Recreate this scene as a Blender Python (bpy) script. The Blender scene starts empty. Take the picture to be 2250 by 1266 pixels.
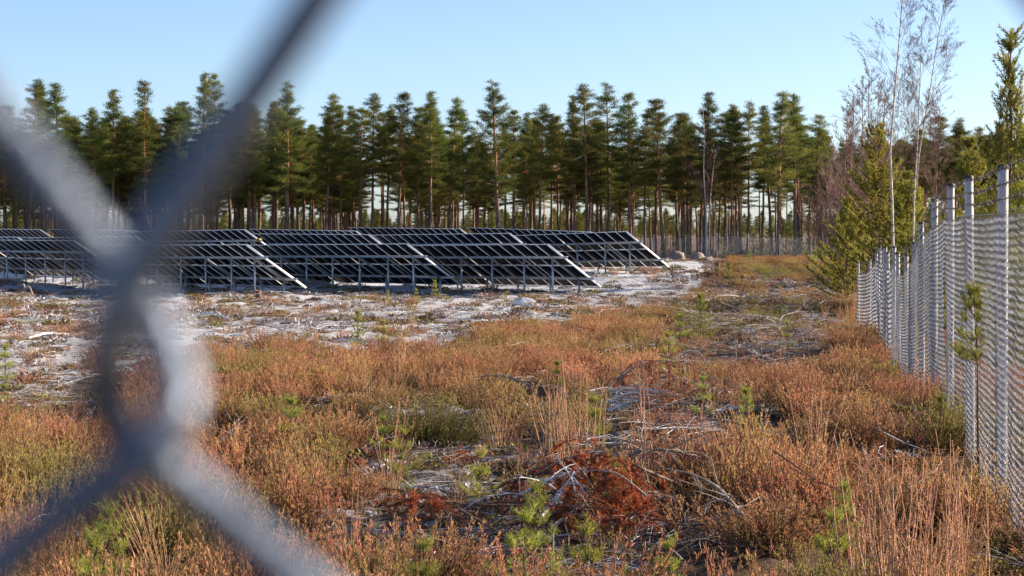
import bpy, math, random
import numpy as np
from mathutils import Vector

SC = bpy.context.scene
COL = SC.collection
R = math.radians
EYE = 1.7                    # eye height; the ground under the camera is z = 0
F = 4375.0                   # focal length in pixels of the 2250 px wide photograph
HY = 490.0                   # horizon row in the photograph

# ------------------------------------------------------------------ camera
cam_d = bpy.data.cameras.new('camera')
cam = bpy.data.objects.new('camera', cam_d); COL.objects.link(cam)
cam.location = (0, 0, EYE); cam.rotation_euler = (R(90), 0, 0)
cam_d.sensor_width = 36; cam_d.lens = 36*F/2250
cam_d.shift_y = -(633-HY)/2250
cam_d.clip_start = 0.01; cam_d.clip_end = 6000
cam_d.dof.use_dof = True; cam_d.dof.focus_distance = 45; cam_d.dof.aperture_fstop = 24
SC.camera = cam

# ------------------------------------------------------------------ sky and sun
SUN_AZ, SUN_EL = R(76), R(20)          # from the view direction towards the right
world = bpy.data.worlds.new('World'); SC.world = world; world.use_nodes = True
nt = world.node_tree; nt.nodes.clear()
sky = nt.nodes.new('ShaderNodeTexSky'); sky.sky_type = 'NISHITA'; sky.sun_disc = False
sky.sun_elevation = SUN_EL; sky.sun_rotation = SUN_AZ
sky.air_density = 0.6; sky.dust_density = 0.8; sky.ozone_density = 2.0; sky.altitude = 50
bg = nt.nodes.new('ShaderNodeBackground'); bg.inputs[1].default_value = 0.082
wo = nt.nodes.new('ShaderNodeOutputWorld')
nt.links.new(sky.outputs[0], bg.inputs[0]); nt.links.new(bg.outputs[0], wo.inputs[0])
sd = bpy.data.lights.new('sun', 'SUN'); sd.energy = 4.3; sd.angle = R(0.5); sd.color = (1.0, 0.84, 0.66)
sun = bpy.data.objects.new('sun', sd); COL.objects.link(sun)
sdir = Vector((math.sin(SUN_AZ)*math.cos(SUN_EL), math.cos(SUN_AZ)*math.cos(SUN_EL), math.sin(SUN_EL)))
sun.rotation_euler = (-sdir).to_track_quat('-Z', 'Y').to_euler(); sun.location = (30, 20, 40)
SC.view_settings.view_transform = 'Standard'; SC.view_settings.look = 'None'
SC.view_settings.gamma = 1; SC.view_settings.exposure = 1.45
SC.view_settings.use_curve_mapping = False
SC.cycles.max_bounces = 5; SC.cycles.diffuse_bounces = 2; SC.cycles.glossy_bounces = 2
SC.cycles.transmission_bounces = 2; SC.cycles.use_denoising = True
SC.cycles.caustics_reflective = False; SC.cycles.caustics_refractive = False

# ------------------------------------------------------------------ noise and terrain
def _hash(ix, iy, s):
    h = (ix.astype(np.int64)*374761393 + iy.astype(np.int64)*668265263 + s*1442695041) & 0x7fffffff
    h = ((h ^ (h >> 13))*1274126177) & 0x7fffffff
    return ((h ^ (h >> 16)) & 0xffff)/65535.0
def vnoise(x, y, s=0):
    x = np.asarray(x, float); y = np.asarray(y, float)
    ix = np.floor(x); iy = np.floor(y); fx = x-ix; fy = y-iy
    fx = fx*fx*(3-2*fx); fy = fy*fy*(3-2*fy)
    a = _hash(ix, iy, s); b = _hash(ix+1, iy, s); c = _hash(ix, iy+1, s); d = _hash(ix+1, iy+1, s)
    return (a+(b-a)*fx)*(1-fy)+(c+(d-c)*fx)*fy
def fbm(x, y, s=0, o=4):
    r = 0; a = .5; t = 0
    for i in range(o):
        r = r+a*vnoise(x*2**i, y*2**i, s+i*17); t += a; a *= .5
    return r/t
CP = np.array([(0,0,-1.7),(-3,5,-1.8),(3,5,-1.8),(0,12,-2.0),(-3,12,-2.05),(-6,20,-2.3),(0,20,-2.15),(3.5,14.1,-2.0),(3.9,17.2,-2.0),
 (4.5,20.3,-2.01),(4.9,23.4,-2.13),(5.4,26.5,-2.4),(6,29.6,-2.7),(6.9,36,-2.85),(8,42,-2.93),(9.3,51,-3.0),(10.6,62,-3.65),
 (0,30,-2.45),(-8,30,-2.6),(3,38,-2.7),(0,45,-2.95),(-10,48,-3.1),(0,62,-3.35),(8,62,-3.2),(-15,70,-3.6),(0,80,-3.7),(12,85,-3.5),
 (-25,118,-4.05),(-22,100,-4.0),(-14,105,-3.85),(-5.5,109,-4.0),(2,107,-3.92),(7.7,130,-3.35),(0,96,-3.95),(8,100,-3.7),(16,120,-3.5),
 (-.1,128,-3.5),(-9,128,-3.55),(-17,128,-3.25),(-31,128,-3.75),(-40,168,-3.4),(-30,162,-3.4),(-13,162,-3.45),(-4,162,-3.35),
 (6.4,162,-3.5),(-7,119,-4.0),(2,142,-3.65),(15,165,-3.45),(24,165,-3.4),(22,197,-3.5),(0,197,-3.6),(-40,200,-3.6),(40,200,-3.5),(0,260,-4.0),
 (80,270,-4),(-80,270,-4),(0,600,-6),(180,600,-6),(-180,600,-6),(0,2000,-10),(600,2000,-10),(-600,2000,-10),(4,0,-1.7),(-4,0,-1.7),(-6,60,-3.3),(-20,60,-3.4),(12,40,-2.9),(7,22,-2.1),(-12,30,-2.7),(30,120,-3.5),(45,160,-3.5),(30,100,-3.4),(-45,120,-3.9)], float)
CPa = np.log(CP[:,1]+6); CPb = CP[:,0]/(CP[:,1]+6)
def _phi(r2): return np.sqrt(r2+.16)
_A = _phi(((CPa[:,None]-CPa)/.13)**2+((CPb[:,None]-CPb)/.10)**2)
_W = np.linalg.solve(_A+np.eye(len(CP))*-.01, CP[:,2]-(-3.0))
def base_h(X, D):
    X = np.asarray(X, float); D = np.clip(np.asarray(D, float), -4, 2500)
    sh = X.shape; X = X.ravel(); D = D.ravel(); out = np.empty(len(X))
    for k in range(0, len(X), 60000):
        x = X[k:k+60000]; d = D[k:k+60000]
        a = np.log(d+6); b = np.clip(x/(d+6), -.36, .36)
        out[k:k+60000] = _phi(((a[:,None]-CPa)/.13)**2+((b[:,None]-CPb)/.10)**2) @ _W-3.0
    return out.reshape(sh)+EYE
def smoothstep(a, b, x):
    t = np.clip((x-a)/(b-a), 0, 1); return t*t*(3-2*t)
def ground(X, D):
    X = np.asarray(X, float); D = np.asarray(D, float)
    z = base_h(X, D)
    amp = smoothstep(2, 14, D)
    z = z+amp*(.22*(fbm(X/5, D/5, 3, 3)-.5)+.30*(fbm(X/1.3, D/1.3, 9, 3)-.5)+.16*(fbm(X/.35, D/.35, 21, 3)-.5))
    return z
def gz(x, y): return float(ground(np.array([x]), np.array([y]))[0])
def px_of(X, D, Z):
    return 1125+F*X/D, HY-F*(Z-EYE)/D
_Ds = np.concatenate([np.arange(8, 60, .1), np.arange(60, 260, .4)])
def at(px, py, lift=0.0):
    """ground point seen at a pixel of the photograph (scene units)"""
    X = (px-1125)/F*_Ds; Z = base_h(X, _Ds)+lift; _, yy = px_of(X, _Ds, Z)
    i = int(np.argmin(np.abs(yy-py))); return float(X[i]), float(_Ds[i])
def inpoly(px, py, poly):
    r = np.zeros(px.shape, bool); n = len(poly)
    for i in range(n):
        x1, y1 = poly[i]; x2, y2 = poly[(i+1) % n]
        c = ((y1 > py) != (y2 > py)) & (px < (x2-x1)*(py-y1)/((y2-y1) or 1e-9)+x1)
        r ^= c
    return r

# where the heath grows, as outlines on the ground seen from the camera
H_MAIN = [(-80,905),(170,895),(260,880),(430,768),(600,752),(800,772),(940,768),(1000,752),(1100,720),(1200,712),(1300,700),(1400,686),
          (1490,668),(1535,622),(1590,592),(1600,560),(1620,530),(3000,530),(3000,4000),(-3000,4000),(-3000,905)]
SPARSE = [([(740,950),(900,955),(1100,940),(1400,930),(1420,1010),(1300,1040),(1080,1060),(1000,1040),(830,1020)],.08),
          ([(780,1010),(1040,1030),(1080,1180),(1160,1400),(900,1400),(800,1120)],.36),
          ([(1280,825),(1500,825),(1700,850),(1700,960),(1520,990),(1320,980)],.16),
          ([(1440,690),(1860,680),(1820,800),(1600,815),(1450,780)],.16),
          ([(1030,1030),(1430,1020),(1640,1060),(1660,1180),(1440,1200),(1100,1210)],.18),
          ([(1150,1170),(1420,1190),(1420,1290),(1150,1290)],.3),
          ([(1030,800),(1260,810),(1280,900),(1130,900)],.3),([(1390,790),(1660,790),(1640,860),(1480,860)],.25),
          ([(1560,605),(1850,600),(1860,700),(1500,700)],.24),([(1900,890),(2060,900),(2040,980),(1900,960)],.3),([(560,1060),(800,1130),(760,1180),(600,1120)],.4),
          ([(400,960),(560,965),(560,1000),(400,1005)],.3),([(820,868),(1050,868),(1065,955),(800,955)],.04)]
def heath_density(X, D, top=None):
    if top is None: top = .22+.0016*D
    px, py = px_of(X, np.maximum(D, .5), base_h(X, D)+top)
    w = 22*(fbm(X/2.5, D/2.5, 40, 3)-.5)*np.clip((py-500)/200, .3, 2)
    m = inpoly(px+w*2, py+w, H_MAIN).astype(float)
    for poly, v in SPARSE:
        q = inpoly(px+w, py+w, poly); m = np.where(q, np.minimum(m, v), m)
    m = np.where(D < 7, 1, m)
    m = np.where(D > 196, .35, m)
    # small tufts out on the frosted clearing
    t = (fbm(X/1.6, D/1.6, 55, 2) > .70)*.22+.004
    t = np.where((px < 210) & (py < 760), t+.12*(fbm(X/3, D/3, 57, 2) > .5), t)
    t = np.where((py > 645) & (py < 690), t+.10*(fbm(X/3, D/3, 59, 2) > .55), t)
    return np.where(m > 0, m, t), px, py

# ------------------------------------------------------------------ mesh helpers
class MB:
    def __init__(s): s.v = []; s.f3 = []; s.f4 = []; s.m3 = []; s.m4 = []; s.n = 0
    def tris(s, V, T, m=0):
        V = np.asarray(V, float).reshape(-1, 3); T = np.asarray(T, int).reshape(-1, 3)
        s.v.append(V); s.f3.append(T+s.n); s.m3.append(np.broadcast_to(m, (len(T),)).copy()); s.n += len(V)
    def quads(s, V, Q, m=0):
        V = np.asarray(V, float).reshape(-1, 3); Q = np.asarray(Q, int).reshape(-1, 4)
        s.v.append(V); s.f4.append(Q+s.n); s.m4.append(np.broadcast_to(m, (len(Q),)).copy()); s.n += len(V)
    def box(s, x0, x1, y0, y1, z0, z1, m=0):
        V = [(x, y, z) for z in (z0, z1) for y in (y0, y1) for x in (x0, x1)]
        s.quads(V, [(0,2,3,1),(4,5,7,6),(0,1,5,4),(2,6,7,3),(0,4,6,2),(1,3,7,5)], m)
    def tube(s, P, rad, sides=5, m=0, caps=True, capm=None):
        P = np.asarray(P, float); n = len(P); rad = np.broadcast_to(rad, (n,))
        T = np.gradient(P, axis=0); T /= np.linalg.norm(T, axis=1)[:, None]+1e-12
        up = np.array([0, 0, 1.]) if abs(T[0, 2]) < .9 else np.array([1., 0, 0])
        A = np.cross(T, up); A /= np.linalg.norm(A, axis=1)[:, None]+1e-12
        for i in range(1, n):
            a = A[i-1]-T[i]*np.dot(A[i-1], T[i]); A[i] = a/(np.linalg.norm(a)+1e-12)
        B = np.cross(T, A)
        th = np.arange(sides)*2*math.pi/sides
        V = P[:, None]+rad[:, None, None]*(np.cos(th)[None, :, None]*A[:, None]+np.sin(th)[None, :, None]*B[:, None])
        i = np.arange(n-1)[:, None]*sides; j = np.arange(sides)[None]; k = (j+1) % sides
        Q = np.stack([i+j, i+k, i+sides+k, i+sides+j], -1).reshape(-1, 4)
        s.quads(V, Q, m)
        if caps:
            cm = m if capm is None else capm
            for e, o in ((0, -1), (n-1, 1)):
                c = np.vstack([V[e], P[e][None]]); t = [(a, (a+1) % sides, sides) if o > 0 else ((a+1) % sides, a, sides) for a in range(sides)]
                s.tris(c, t, cm)
    def segs(s, A, B, ra, rb, m=0):
        """many separate thin three-sided sticks"""
        A = np.asarray(A, float); B = np.asarray(B, float); T = B-A; T = T/(np.linalg.norm(T, axis=1)[:, None]+1e-9)
        up = np.where(np.abs(T[:, 2:3]) < .9, np.array([[0, 0, 1.]]), np.array([[1., 0, 0]]))
        U = np.cross(T, up); U /= np.linalg.norm(U, axis=1)[:, None]+1e-9; W = np.cross(T, U)
        V = []
        for P, r in ((A, ra), (B, rb)):
            r = np.broadcast_to(r, (len(A),))[:, None]
            for k in range(3):
                a = k*2.0944; V.append(P+r*(math.cos(a)*U+math.sin(a)*W))
        V = np.stack(V, 1).reshape(-1, 3); i = np.arange(len(A))[:, None]*6
        Q = np.concatenate([np.stack([i+k, i+(k+1) % 3, i+3+(k+1) % 3, i+3+k], -1) for k in range(3)], 1).reshape(-1, 4)
        s.quads(V, Q, m)
    def blades(s, P, Dv, L, W, m=0, rng=None):
        """many thin triangles: base P, direction Dv, length L, width W"""
        P = np.asarray(P, float); Dv = np.asarray(Dv, float); Dv = Dv/(np.linalg.norm(Dv, axis=1)[:, None]+1e-9)
        rv = rng.normal(size=P.shape); S = np.cross(Dv, rv); S /= np.linalg.norm(S, axis=1)[:, None]+1e-9
        L = np.broadcast_to(L, (len(P),))[:, None]; W = np.broadcast_to(W, (len(P),))[:, None]
        V = np.stack([P-S*W*.5, P+S*W*.5, P+Dv*L], 1).reshape(-1, 3)
        s.tris(V, np.arange(len(P)*3).reshape(-1, 3), m)
    def leaves(s, P, Dv, L, W, m=0, rng=None):
        """many small kites: base P, direction Dv"""
        P = np.asarray(P, float); Dv = np.asarray(Dv, float); Dv = Dv/(np.linalg.norm(Dv, axis=1)[:, None]+1e-9)
        rv = rng.normal(size=P.shape); S = np.cross(Dv, rv); S /= np.linalg.norm(S, axis=1)[:, None]+1e-9
        L = np.broadcast_to(L, (len(P),))[:, None]; W = np.broadcast_to(W, (len(P),))[:, None]
        V = np.stack([P, P+Dv*L*.5+S*W*.5, P+Dv*L, P+Dv*L*.5-S*W*.5], 1).reshape(-1, 3)
        s.quads(V, np.arange(len(P)*4).reshape(-1, 4), m)
    def mesh(s, name, mats, smooth=False):
        me = bpy.data.meshes.new(name)
        V = np.concatenate(s.v) if s.v else np.zeros((0, 3))
        f3 = np.concatenate(s.f3) if s.f3 else np.zeros((0, 3), int); f4 = np.concatenate(s.f4) if s.f4 else np.zeros((0, 4), int)
        m = np.concatenate([x for x in s.m3+s.m4]) if (s.m3 or s.m4) else np.zeros(0, int)
        me.vertices.add(len(V)); me.vertices.foreach_set('co', V.astype(np.float32).ravel())
        nl = f3.size+f4.size; me.loops.add(nl)
        me.loops.foreach_set('vertex_index', np.concatenate([f3.ravel(), f4.ravel()]).astype(np.int32))
        npl = len(f3)+len(f4); me.polygons.add(npl)
        st = np.concatenate([np.arange(len(f3))*3, f3.size+np.arange(len(f4))*4]).astype(np.int32)
        me.polygons.foreach_set('loop_start', st)
        me.polygons.foreach_set('loop_total', np.concatenate([np.full(len(f3), 3), np.full(len(f4), 4)]).astype(np.int32))
        for a in mats: me.materials.append(a)
        me.polygons.foreach_set('material_index', m.astype(np.int32))
        if smooth: me.polygons.foreach_set('use_smooth', np.ones(npl, bool))
        me.update(calc_edges=True); me.validate()
        return me
def link(name, me, parent=None, loc=None):
    o = bpy.data.objects.new(name, me); COL.objects.link(o)
    if parent: o.parent = parent
    if loc is not None: o.location = loc
    return o
def tag(o, label, cat, group=None, kind=None):
    if label: o['label'] = label
    if cat: o['category'] = cat
    if group: o['group'] = group
    if kind: o['kind'] = kind
    return o
def empty(name, loc, rz=0.0, sc=1.0):
    o = bpy.data.objects.new(name, None); COL.objects.link(o)
    o.location = loc; o.rotation_euler = (0, 0, rz); o.scale = (sc, sc, sc); o.empty_display_size = .2
    return o

# ------------------------------------------------------------------ materials
def mat(name, c1, c2=None, scale=5, rough=.8, metal=0.0, transl=0.0, bump=0.0, bscale=None, detail=4, coords='Object', stretch=None, spec=.3, rand=0.0, tint=None, lo=.35, hi=.65):
    m = bpy.data.materials.new(name); m.use_nodes = True; t = m.node_tree; N = t.nodes; L = t.links
    N.clear(); out = N.new('ShaderNodeOutputMaterial'); p = N.new('ShaderNodeBsdfPrincipled')
    p.inputs['Roughness'].default_value = rough; p.inputs['Metallic'].default_value = metal
    p.inputs['Specular IOR Level'].default_value = spec
    tc = N.new('ShaderNodeTexCoord'); src = tc.outputs[coords]
    if coords == 'Position':
        pass
    if stretch:
        mp = N.new('ShaderNodeMapping'); mp.inputs['Scale'].default_value = stretch; L.new(src, mp.inputs[0]); src = mp.outputs[0]
    col = None
    if c2 is not None:
        nz = N.new('ShaderNodeTexNoise'); nz.inputs['Scale'].default_value = scale; nz.inputs['Detail'].default_value = detail
        L.new(src, nz.inputs[0]); cr = N.new('ShaderNodeValToRGB')
        cr.color_ramp.elements[0].position = lo; cr.color_ramp.elements[0].color = (*c1, 1)
        cr.color_ramp.elements[1].position = hi; cr.color_ramp.elements[1].color = (*c2, 1)
        L.new(nz.outputs[0], cr.inputs[0]); col = cr.outputs[0]
    else:
        rgb = N.new('ShaderNodeRGB'); rgb.outputs[0].default_value = (*c1, 1); col = rgb.outputs[0]
    if tint is not None:      # per-instance mix towards another colour
        at_ = N.new('ShaderNodeAttribute'); at_.attribute_type = 'INSTANCER'; at_.attribute_name = 'tint'
        mx = N.new('ShaderNodeMix'); mx.data_type = 'RGBA'; L.new(at_.outputs['Fac'], mx.inputs[0]); L.new(col, mx.inputs[6]); mx.inputs[7].default_value = (*tint, 1)
        col = mx.outputs[2]
    if rand:
        oi = N.new('ShaderNodeObjectInfo'); hs = N.new('ShaderNodeHueSaturation'); mr = N.new('ShaderNodeMapRange')
        mr.inputs['To Min'].default_value = 1-rand; mr.inputs['To Max'].default_value = 1+rand
        L.new(oi.outputs['Random'], mr.inputs[0]); L.new(mr.outputs[0], hs.inputs['Value']); L.new(col, hs.inputs['Color'])
        ml = N.new('ShaderNodeMath'); ml.operation = 'MULTIPLY'; ml.inputs[1].default_value = 7.31
        fr = N.new('ShaderNodeMath'); fr.operation = 'FRACT'; L.new(oi.outputs['Random'], ml.inputs[0]); L.new(ml.outputs[0], fr.inputs[0])
        m2 = N.new('ShaderNodeMapRange'); m2.inputs['To Min'].default_value = .5-rand*.07; m2.inputs['To Max'].default_value = .5+rand*.07
        L.new(fr.outputs[0], m2.inputs[0]); L.new(m2.outputs[0], hs.inputs['Hue']); col = hs.outputs[0]
    L.new(col, p.inputs['Base Color'])
    if bump:
        bz = N.new('ShaderNodeTexNoise'); bz.inputs['Scale'].default_value = bscale or scale*3; bz.inputs['Detail'].default_value = 5
        L.new(src, bz.inputs[0]); b = N.new('ShaderNodeBump'); b.inputs['Strength'].default_value = bump; b.inputs['Distance'].default_value = .05
        L.new(bz.outputs[0], b.inputs['Height']); L.new(b.outputs[0], p.inputs['Normal'])
    if transl:
        tr = N.new('ShaderNodeBsdfTranslucent'); L.new(col, tr.inputs[0]); ms = N.new('ShaderNodeMixShader'); ms.inputs[0].default_value = transl
        L.new(p.outputs[0], ms.inputs[1]); L.new(tr.outputs[0], ms.inputs[2]); L.new(ms.outputs[0], out.inputs[0])
    else:
        L.new(p.outputs[0], out.inputs[0])
    return m
M = {}
M['heath_flower'] = mat('heath_flower', (.62,.33,.165), (.43,.225,.115), 8, .9, transl=.45, rand=.38, tint=(.29,.30,.08), spec=.05)
M['heath_leaf'] = mat('heath_leaf', (.17,.16,.045), (.28,.20,.07), 8, .9, transl=.4, rand=.3, tint=(.10,.14,.03), spec=.05)
M['heath_stem'] = mat('heath_stem', (.13,.07,.045), (.24,.13,.08), 9, .9, rand=.3, spec=.05)
M['grass'] = mat('grass', (.62,.44,.26), (.52,.32,.17), 4, .8, transl=.3, rand=.3, tint=(.38,.17,.10), spec=.1)
M['twig_pale'] = mat('twig_pale', (.50,.46,.42), (.30,.23,.18), 14, .8, rand=.25, spec=.1)
M['twig_brown'] = mat('twig_brown', (.20,.11,.075), (.10,.06,.045), 10, .85, rand=.3, spec=.1)
M['frost_twig'] = mat('frost_twig', (.68,.70,.74), (.36,.30,.27), 12, .7, rand=.15, spec=.2, lo=.45, hi=.6)
M['moss'] = mat('moss', (.16,.18,.04), (.34,.32,.10), 20, .95, rand=.2, spec=.05)
M['rust_needle'] = mat('rust_needle', (.52,.15,.06), (.36,.09,.04), 9, .85, transl=.35, spec=.1)
M['seed_needle'] = mat('seed_needle', (.27,.30,.045), (.46,.46,.10), 7, .6, transl=.4, rand=.25, spec=.2)
M['pine_needle_near'] = mat('pine_needle_near', (.19,.205,.035), (.50,.45,.085), 3, .6, transl=.45, rand=.2, spec=.25)
M['pine_needle'] = mat('pine_needle', (.055,.085,.022), (.22,.215,.042), .7, .7, transl=.38, rand=.35, spec=.15)
M['bark_rough'] = mat('bark_rough', (.10,.07,.055), (.22,.15,.11), 9, .9, bump=.6, stretch=(1,1,.35), spec=.1)
M['birch_bark'] = mat('birch_bark', (.62,.56,.50), (.10,.08,.07), 7, .8, stretch=(1,1,3), lo=.56, hi=.64, spec=.1)
M['birch_twig'] = mat('birch_twig', (.17,.10,.085), (.11,.065,.055), 6, .8, rand=.2, spec=.1)
M['red_twig'] = mat('red_twig', (.27,.165,.14), (.19,.12,.10), 6, .8, rand=.15, spec=.1)
M['sapling'] = mat('sapling', (.46,.22,.12), (.60,.34,.20), 9, .7, rand=.15, spec=.2)
M['wood_cut'] = mat('wood_cut', (.52,.36,.20), (.36,.23,.12), 16, .8, spec=.1)
M['dead_wood'] = mat('dead_wood', (.42,.35,.28), (.20,.15,.12), 11, .85, bump=.4, stretch=(1,1,1), spec=.1)
M['dark_wood'] = mat('dark_wood', (.10,.06,.045), (.18,.12,.09), 9, .9, bump=.5, spec=.1)
M['rock'] = mat('rock', (.34,.27,.22), (.20,.17,.145), 2.2, .85, bump=.7, bscale=9, spec=.2)
M['rock_frost'] = mat('rock_frost', (.60,.62,.66), (.40,.38,.37), 2.0, .8, bump=.5, bscale=9, spec=.2)
M['galv'] = mat('galv', (.50,.51,.53), (.40,.42,.45), 6, .45, metal=.55, spec=.5)
M['galv_post'] = mat('galv_post', (.50,.49,.50), (.38,.38,.40), 7, .5, metal=.25, spec=.5, stretch=(1,1,.2))
M['wire'] = mat('wire', (.17,.20,.25), (.12,.145,.19), 300, .36, metal=.85, spec=.5, bump=.2, bscale=900)
M['net_wire'] = mat('net_wire', (.46,.47,.49), (.32,.33,.36), 8, .5, metal=.3, spec=.5)
M['barb'] = mat('barb', (.10,.09,.09), (.16,.14,.13), 30, .6, metal=.5)
M['cap'] = mat('cap', (.05,.05,.05), None, 1, .6)
M['alu'] = mat('alu', (.86,.85,.84), (.80,.80,.80), 3, .5, metal=.15, spec=.5)
M['yellow'] = mat('yellow', (.75,.45,.03), (.6,.33,.02), 20, .5)
def back_glass():
    m = bpy.data.materials.new('panel_glass'); m.use_nodes = True; t = m.node_tree; N = t.nodes; L = t.links
    p = N['Principled BSDF']; p.inputs['Roughness'].default_value = .45; p.inputs['Specular IOR Level'].default_value = .04
    tc = N.new('ShaderNodeTexCoord'); br = N.new('ShaderNodeTexBrick'); br.offset = 0
    br.inputs['Scale'].default_value = 1; br.inputs['Mortar Size'].default_value = .006; br.inputs['Mortar Smooth'].default_value = 0
    br.inputs['Brick Width'].default_value = .18; br.inputs['Row Height'].default_value = .09
    br.inputs['Color1'].default_value = (.004,.0045,.009,1); br.inputs['Color2'].default_value = (.006,.007,.013,1); br.inputs['Mortar'].default_value = (.014,.015,.022,1)
    L.new(tc.outputs['Object'], br.inputs[0]); L.new(br.outputs[0], p.inputs['Base Color'])
    return m
M['panel_glass'] = back_glass()
def pine_bark():
    m = bpy.data.materials.new('pine_bark'); m.use_nodes = True; t = m.node_tree; N = t.nodes; L = t.links
    p = N['Principled BSDF']; p.inputs['Roughness'].default_value = .9; p.inputs['Specular IOR Level'].default_value = .1
    tc = N.new('ShaderNodeTexCoord'); sp = N.new('ShaderNodeSeparateXYZ'); L.new(tc.outputs['Object'], sp.inputs[0])
    mr = N.new('ShaderNodeMapRange'); mr.inputs['From Min'].default_value = 3; mr.inputs['From Max'].default_value = 9; L.new(sp.outputs[2], mr.inputs[0])
    mp = N.new('ShaderNodeMapping'); mp.inputs['Scale'].default_value = (1,1,.3); L.new(tc.outputs['Object'], mp.inputs[0])
    nz = N.new('ShaderNodeTexNoise'); nz.inputs['Scale'].default_value = 7; L.new(mp.outputs[0], nz.inputs[0])
    a = N.new('ShaderNodeValToRGB'); a.color_ramp.elements[0].color = (.085,.06,.055,1); a.color_ramp.elements[1].color = (.24,.17,.14,1)
    b = N.new('ShaderNodeValToRGB'); b.color_ramp.elements[0].color = (.20,.10,.055,1); b.color_ramp.elements[1].color = (.42,.22,.12,1)
    for c in (a, b):
        c.color_ramp.elements[0].position = .35; c.color_ramp.elements[1].position = .65; L.new(nz.outputs[0], c.inputs[0])
    mx = N.new('ShaderNodeMix'); mx.data_type = 'RGBA'; L.new(mr.outputs[0], mx.inputs[0]); L.new(a.outputs[0], mx.inputs[6]); L.new(b.outputs[0], mx.inputs[7])
    L.new(mx.outputs[2], p.inputs['Base Color']); return m
M['pine_bark'] = pine_bark()
def ground_mat():
    m = bpy.data.materials.new('heath_soil'); m.use_nodes = True; t = m.node_tree; N = t.nodes; L = t.links
    p = N['Principled BSDF']; p.inputs['Roughness'].default_value = .95; p.inputs['Specular IOR Level'].default_value = .1
    tc = N.new('ShaderNodeTexCoord'); src = tc.outputs['Object']
    def noise(sc, det=5, ro=.6):
        n = N.new('ShaderNodeTexNoise'); n.inputs['Scale'].default_value = sc; n.inputs['Detail'].default_value = det; n.inputs['Roughness'].default_value = ro
        L.new(src, n.inputs[0]); return n.outputs[0]
    def ramp(v, stops):
        c = N.new('ShaderNodeValToRGB'); e = c.color_ramp.elements
        e[0].position, e[0].color = stops[0][0], (*stops[0][1], 1); e[1].position, e[1].color = stops[1][0], (*stops[1][1], 1)
        for q in stops[2:]:
            k = e.new(q[0]); k.color = (*q[1], 1)
        L.new(v, c.inputs[0]); return c.outputs[0]
    litter = ramp(noise(2.6, 8, .75), [(.30, (.03,.02,.017)), (.72, (.36,.26,.19)), (.5, (.20,.13,.09)), (.60, (.28,.19,.12))])
    white = ramp(noise(5.0, 5, .7), [(.35, (.50,.50,.53)), (.65, (.80,.80,.82))])
    at_ = N.new('ShaderNodeAttribute'); at_.attribute_name = 'frost'
    n1 = noise(1.7, 9, .78); n2 = noise(6.5, 6, .75)
    n3 = noise(22, 5, .7); n3b = N.new('ShaderNodeMath'); n3b.operation = 'MULTIPLY_ADD'; n3b.inputs[1].default_value = .9; n3b.inputs[2].default_value = -.45; L.new(n3, n3b.inputs[0])
    n2b = N.new('ShaderNodeMath'); n2b.operation = 'ADD'; L.new(n2, n2b.inputs[0]); L.new(n3b.outputs[0], n2b.inputs[1]); n2 = n2b.outputs[0]
    ad = N.new('ShaderNodeMath'); ad.operation = 'ADD'; L.new(n1, ad.inputs[0]); L.new(n2, ad.inputs[1])     # about 0.6 .. 1.4
    a2 = N.new('ShaderNodeMath'); a2.operation = 'ADD'; L.new(ad.outputs[0], a2.inputs[0]); L.new(at_.outputs['Fac'], a2.inputs[1])
    mr = N.new('ShaderNodeMapRange'); mr.inputs['From Min'].default_value = 1.46; mr.inputs['From Max'].default_value = 1.60; L.new(a2.outputs[0], mr.inputs[0])
    mx = N.new('ShaderNodeMix'); mx.data_type = 'RGBA'; L.new(mr.outputs[0], mx.inputs[0]); L.new(litter, mx.inputs[6]); L.new(white, mx.inputs[7])
    # mossy yellow-green film
    ms = N.new('ShaderNodeMapRange'); ms.inputs['From Min'].default_value = .58; ms.inputs['From Max'].default_value = .66; L.new(noise(.35, 4, .6), ms.inputs[0])
    mm = N.new('ShaderNodeMath'); mm.operation = 'MULTIPLY'; mm.inputs[1].default_value = .45; L.new(ms.outputs[0], mm.inputs[0])
    m2 = N.new('ShaderNodeMix'); m2.data_type = 'RGBA'; L.new(mm.outputs[0], m2.inputs[0]); L.new(mx.outputs[2], m2.inputs[6]); m2.inputs[7].default_value = (.30,.29,.10,1)
    L.new(m2.outputs[2], p.inputs['Base Color'])
    b = N.new('ShaderNodeBump'); b.inputs['Strength'].default_value = 1.0; b.inputs['Distance'].default_value = .16
    L.new(noise(11, 9, .8), b.inputs['Height']); L.new(b.outputs[0], p.inputs['Normal'])
    return m
M['soil'] = ground_mat()

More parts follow.
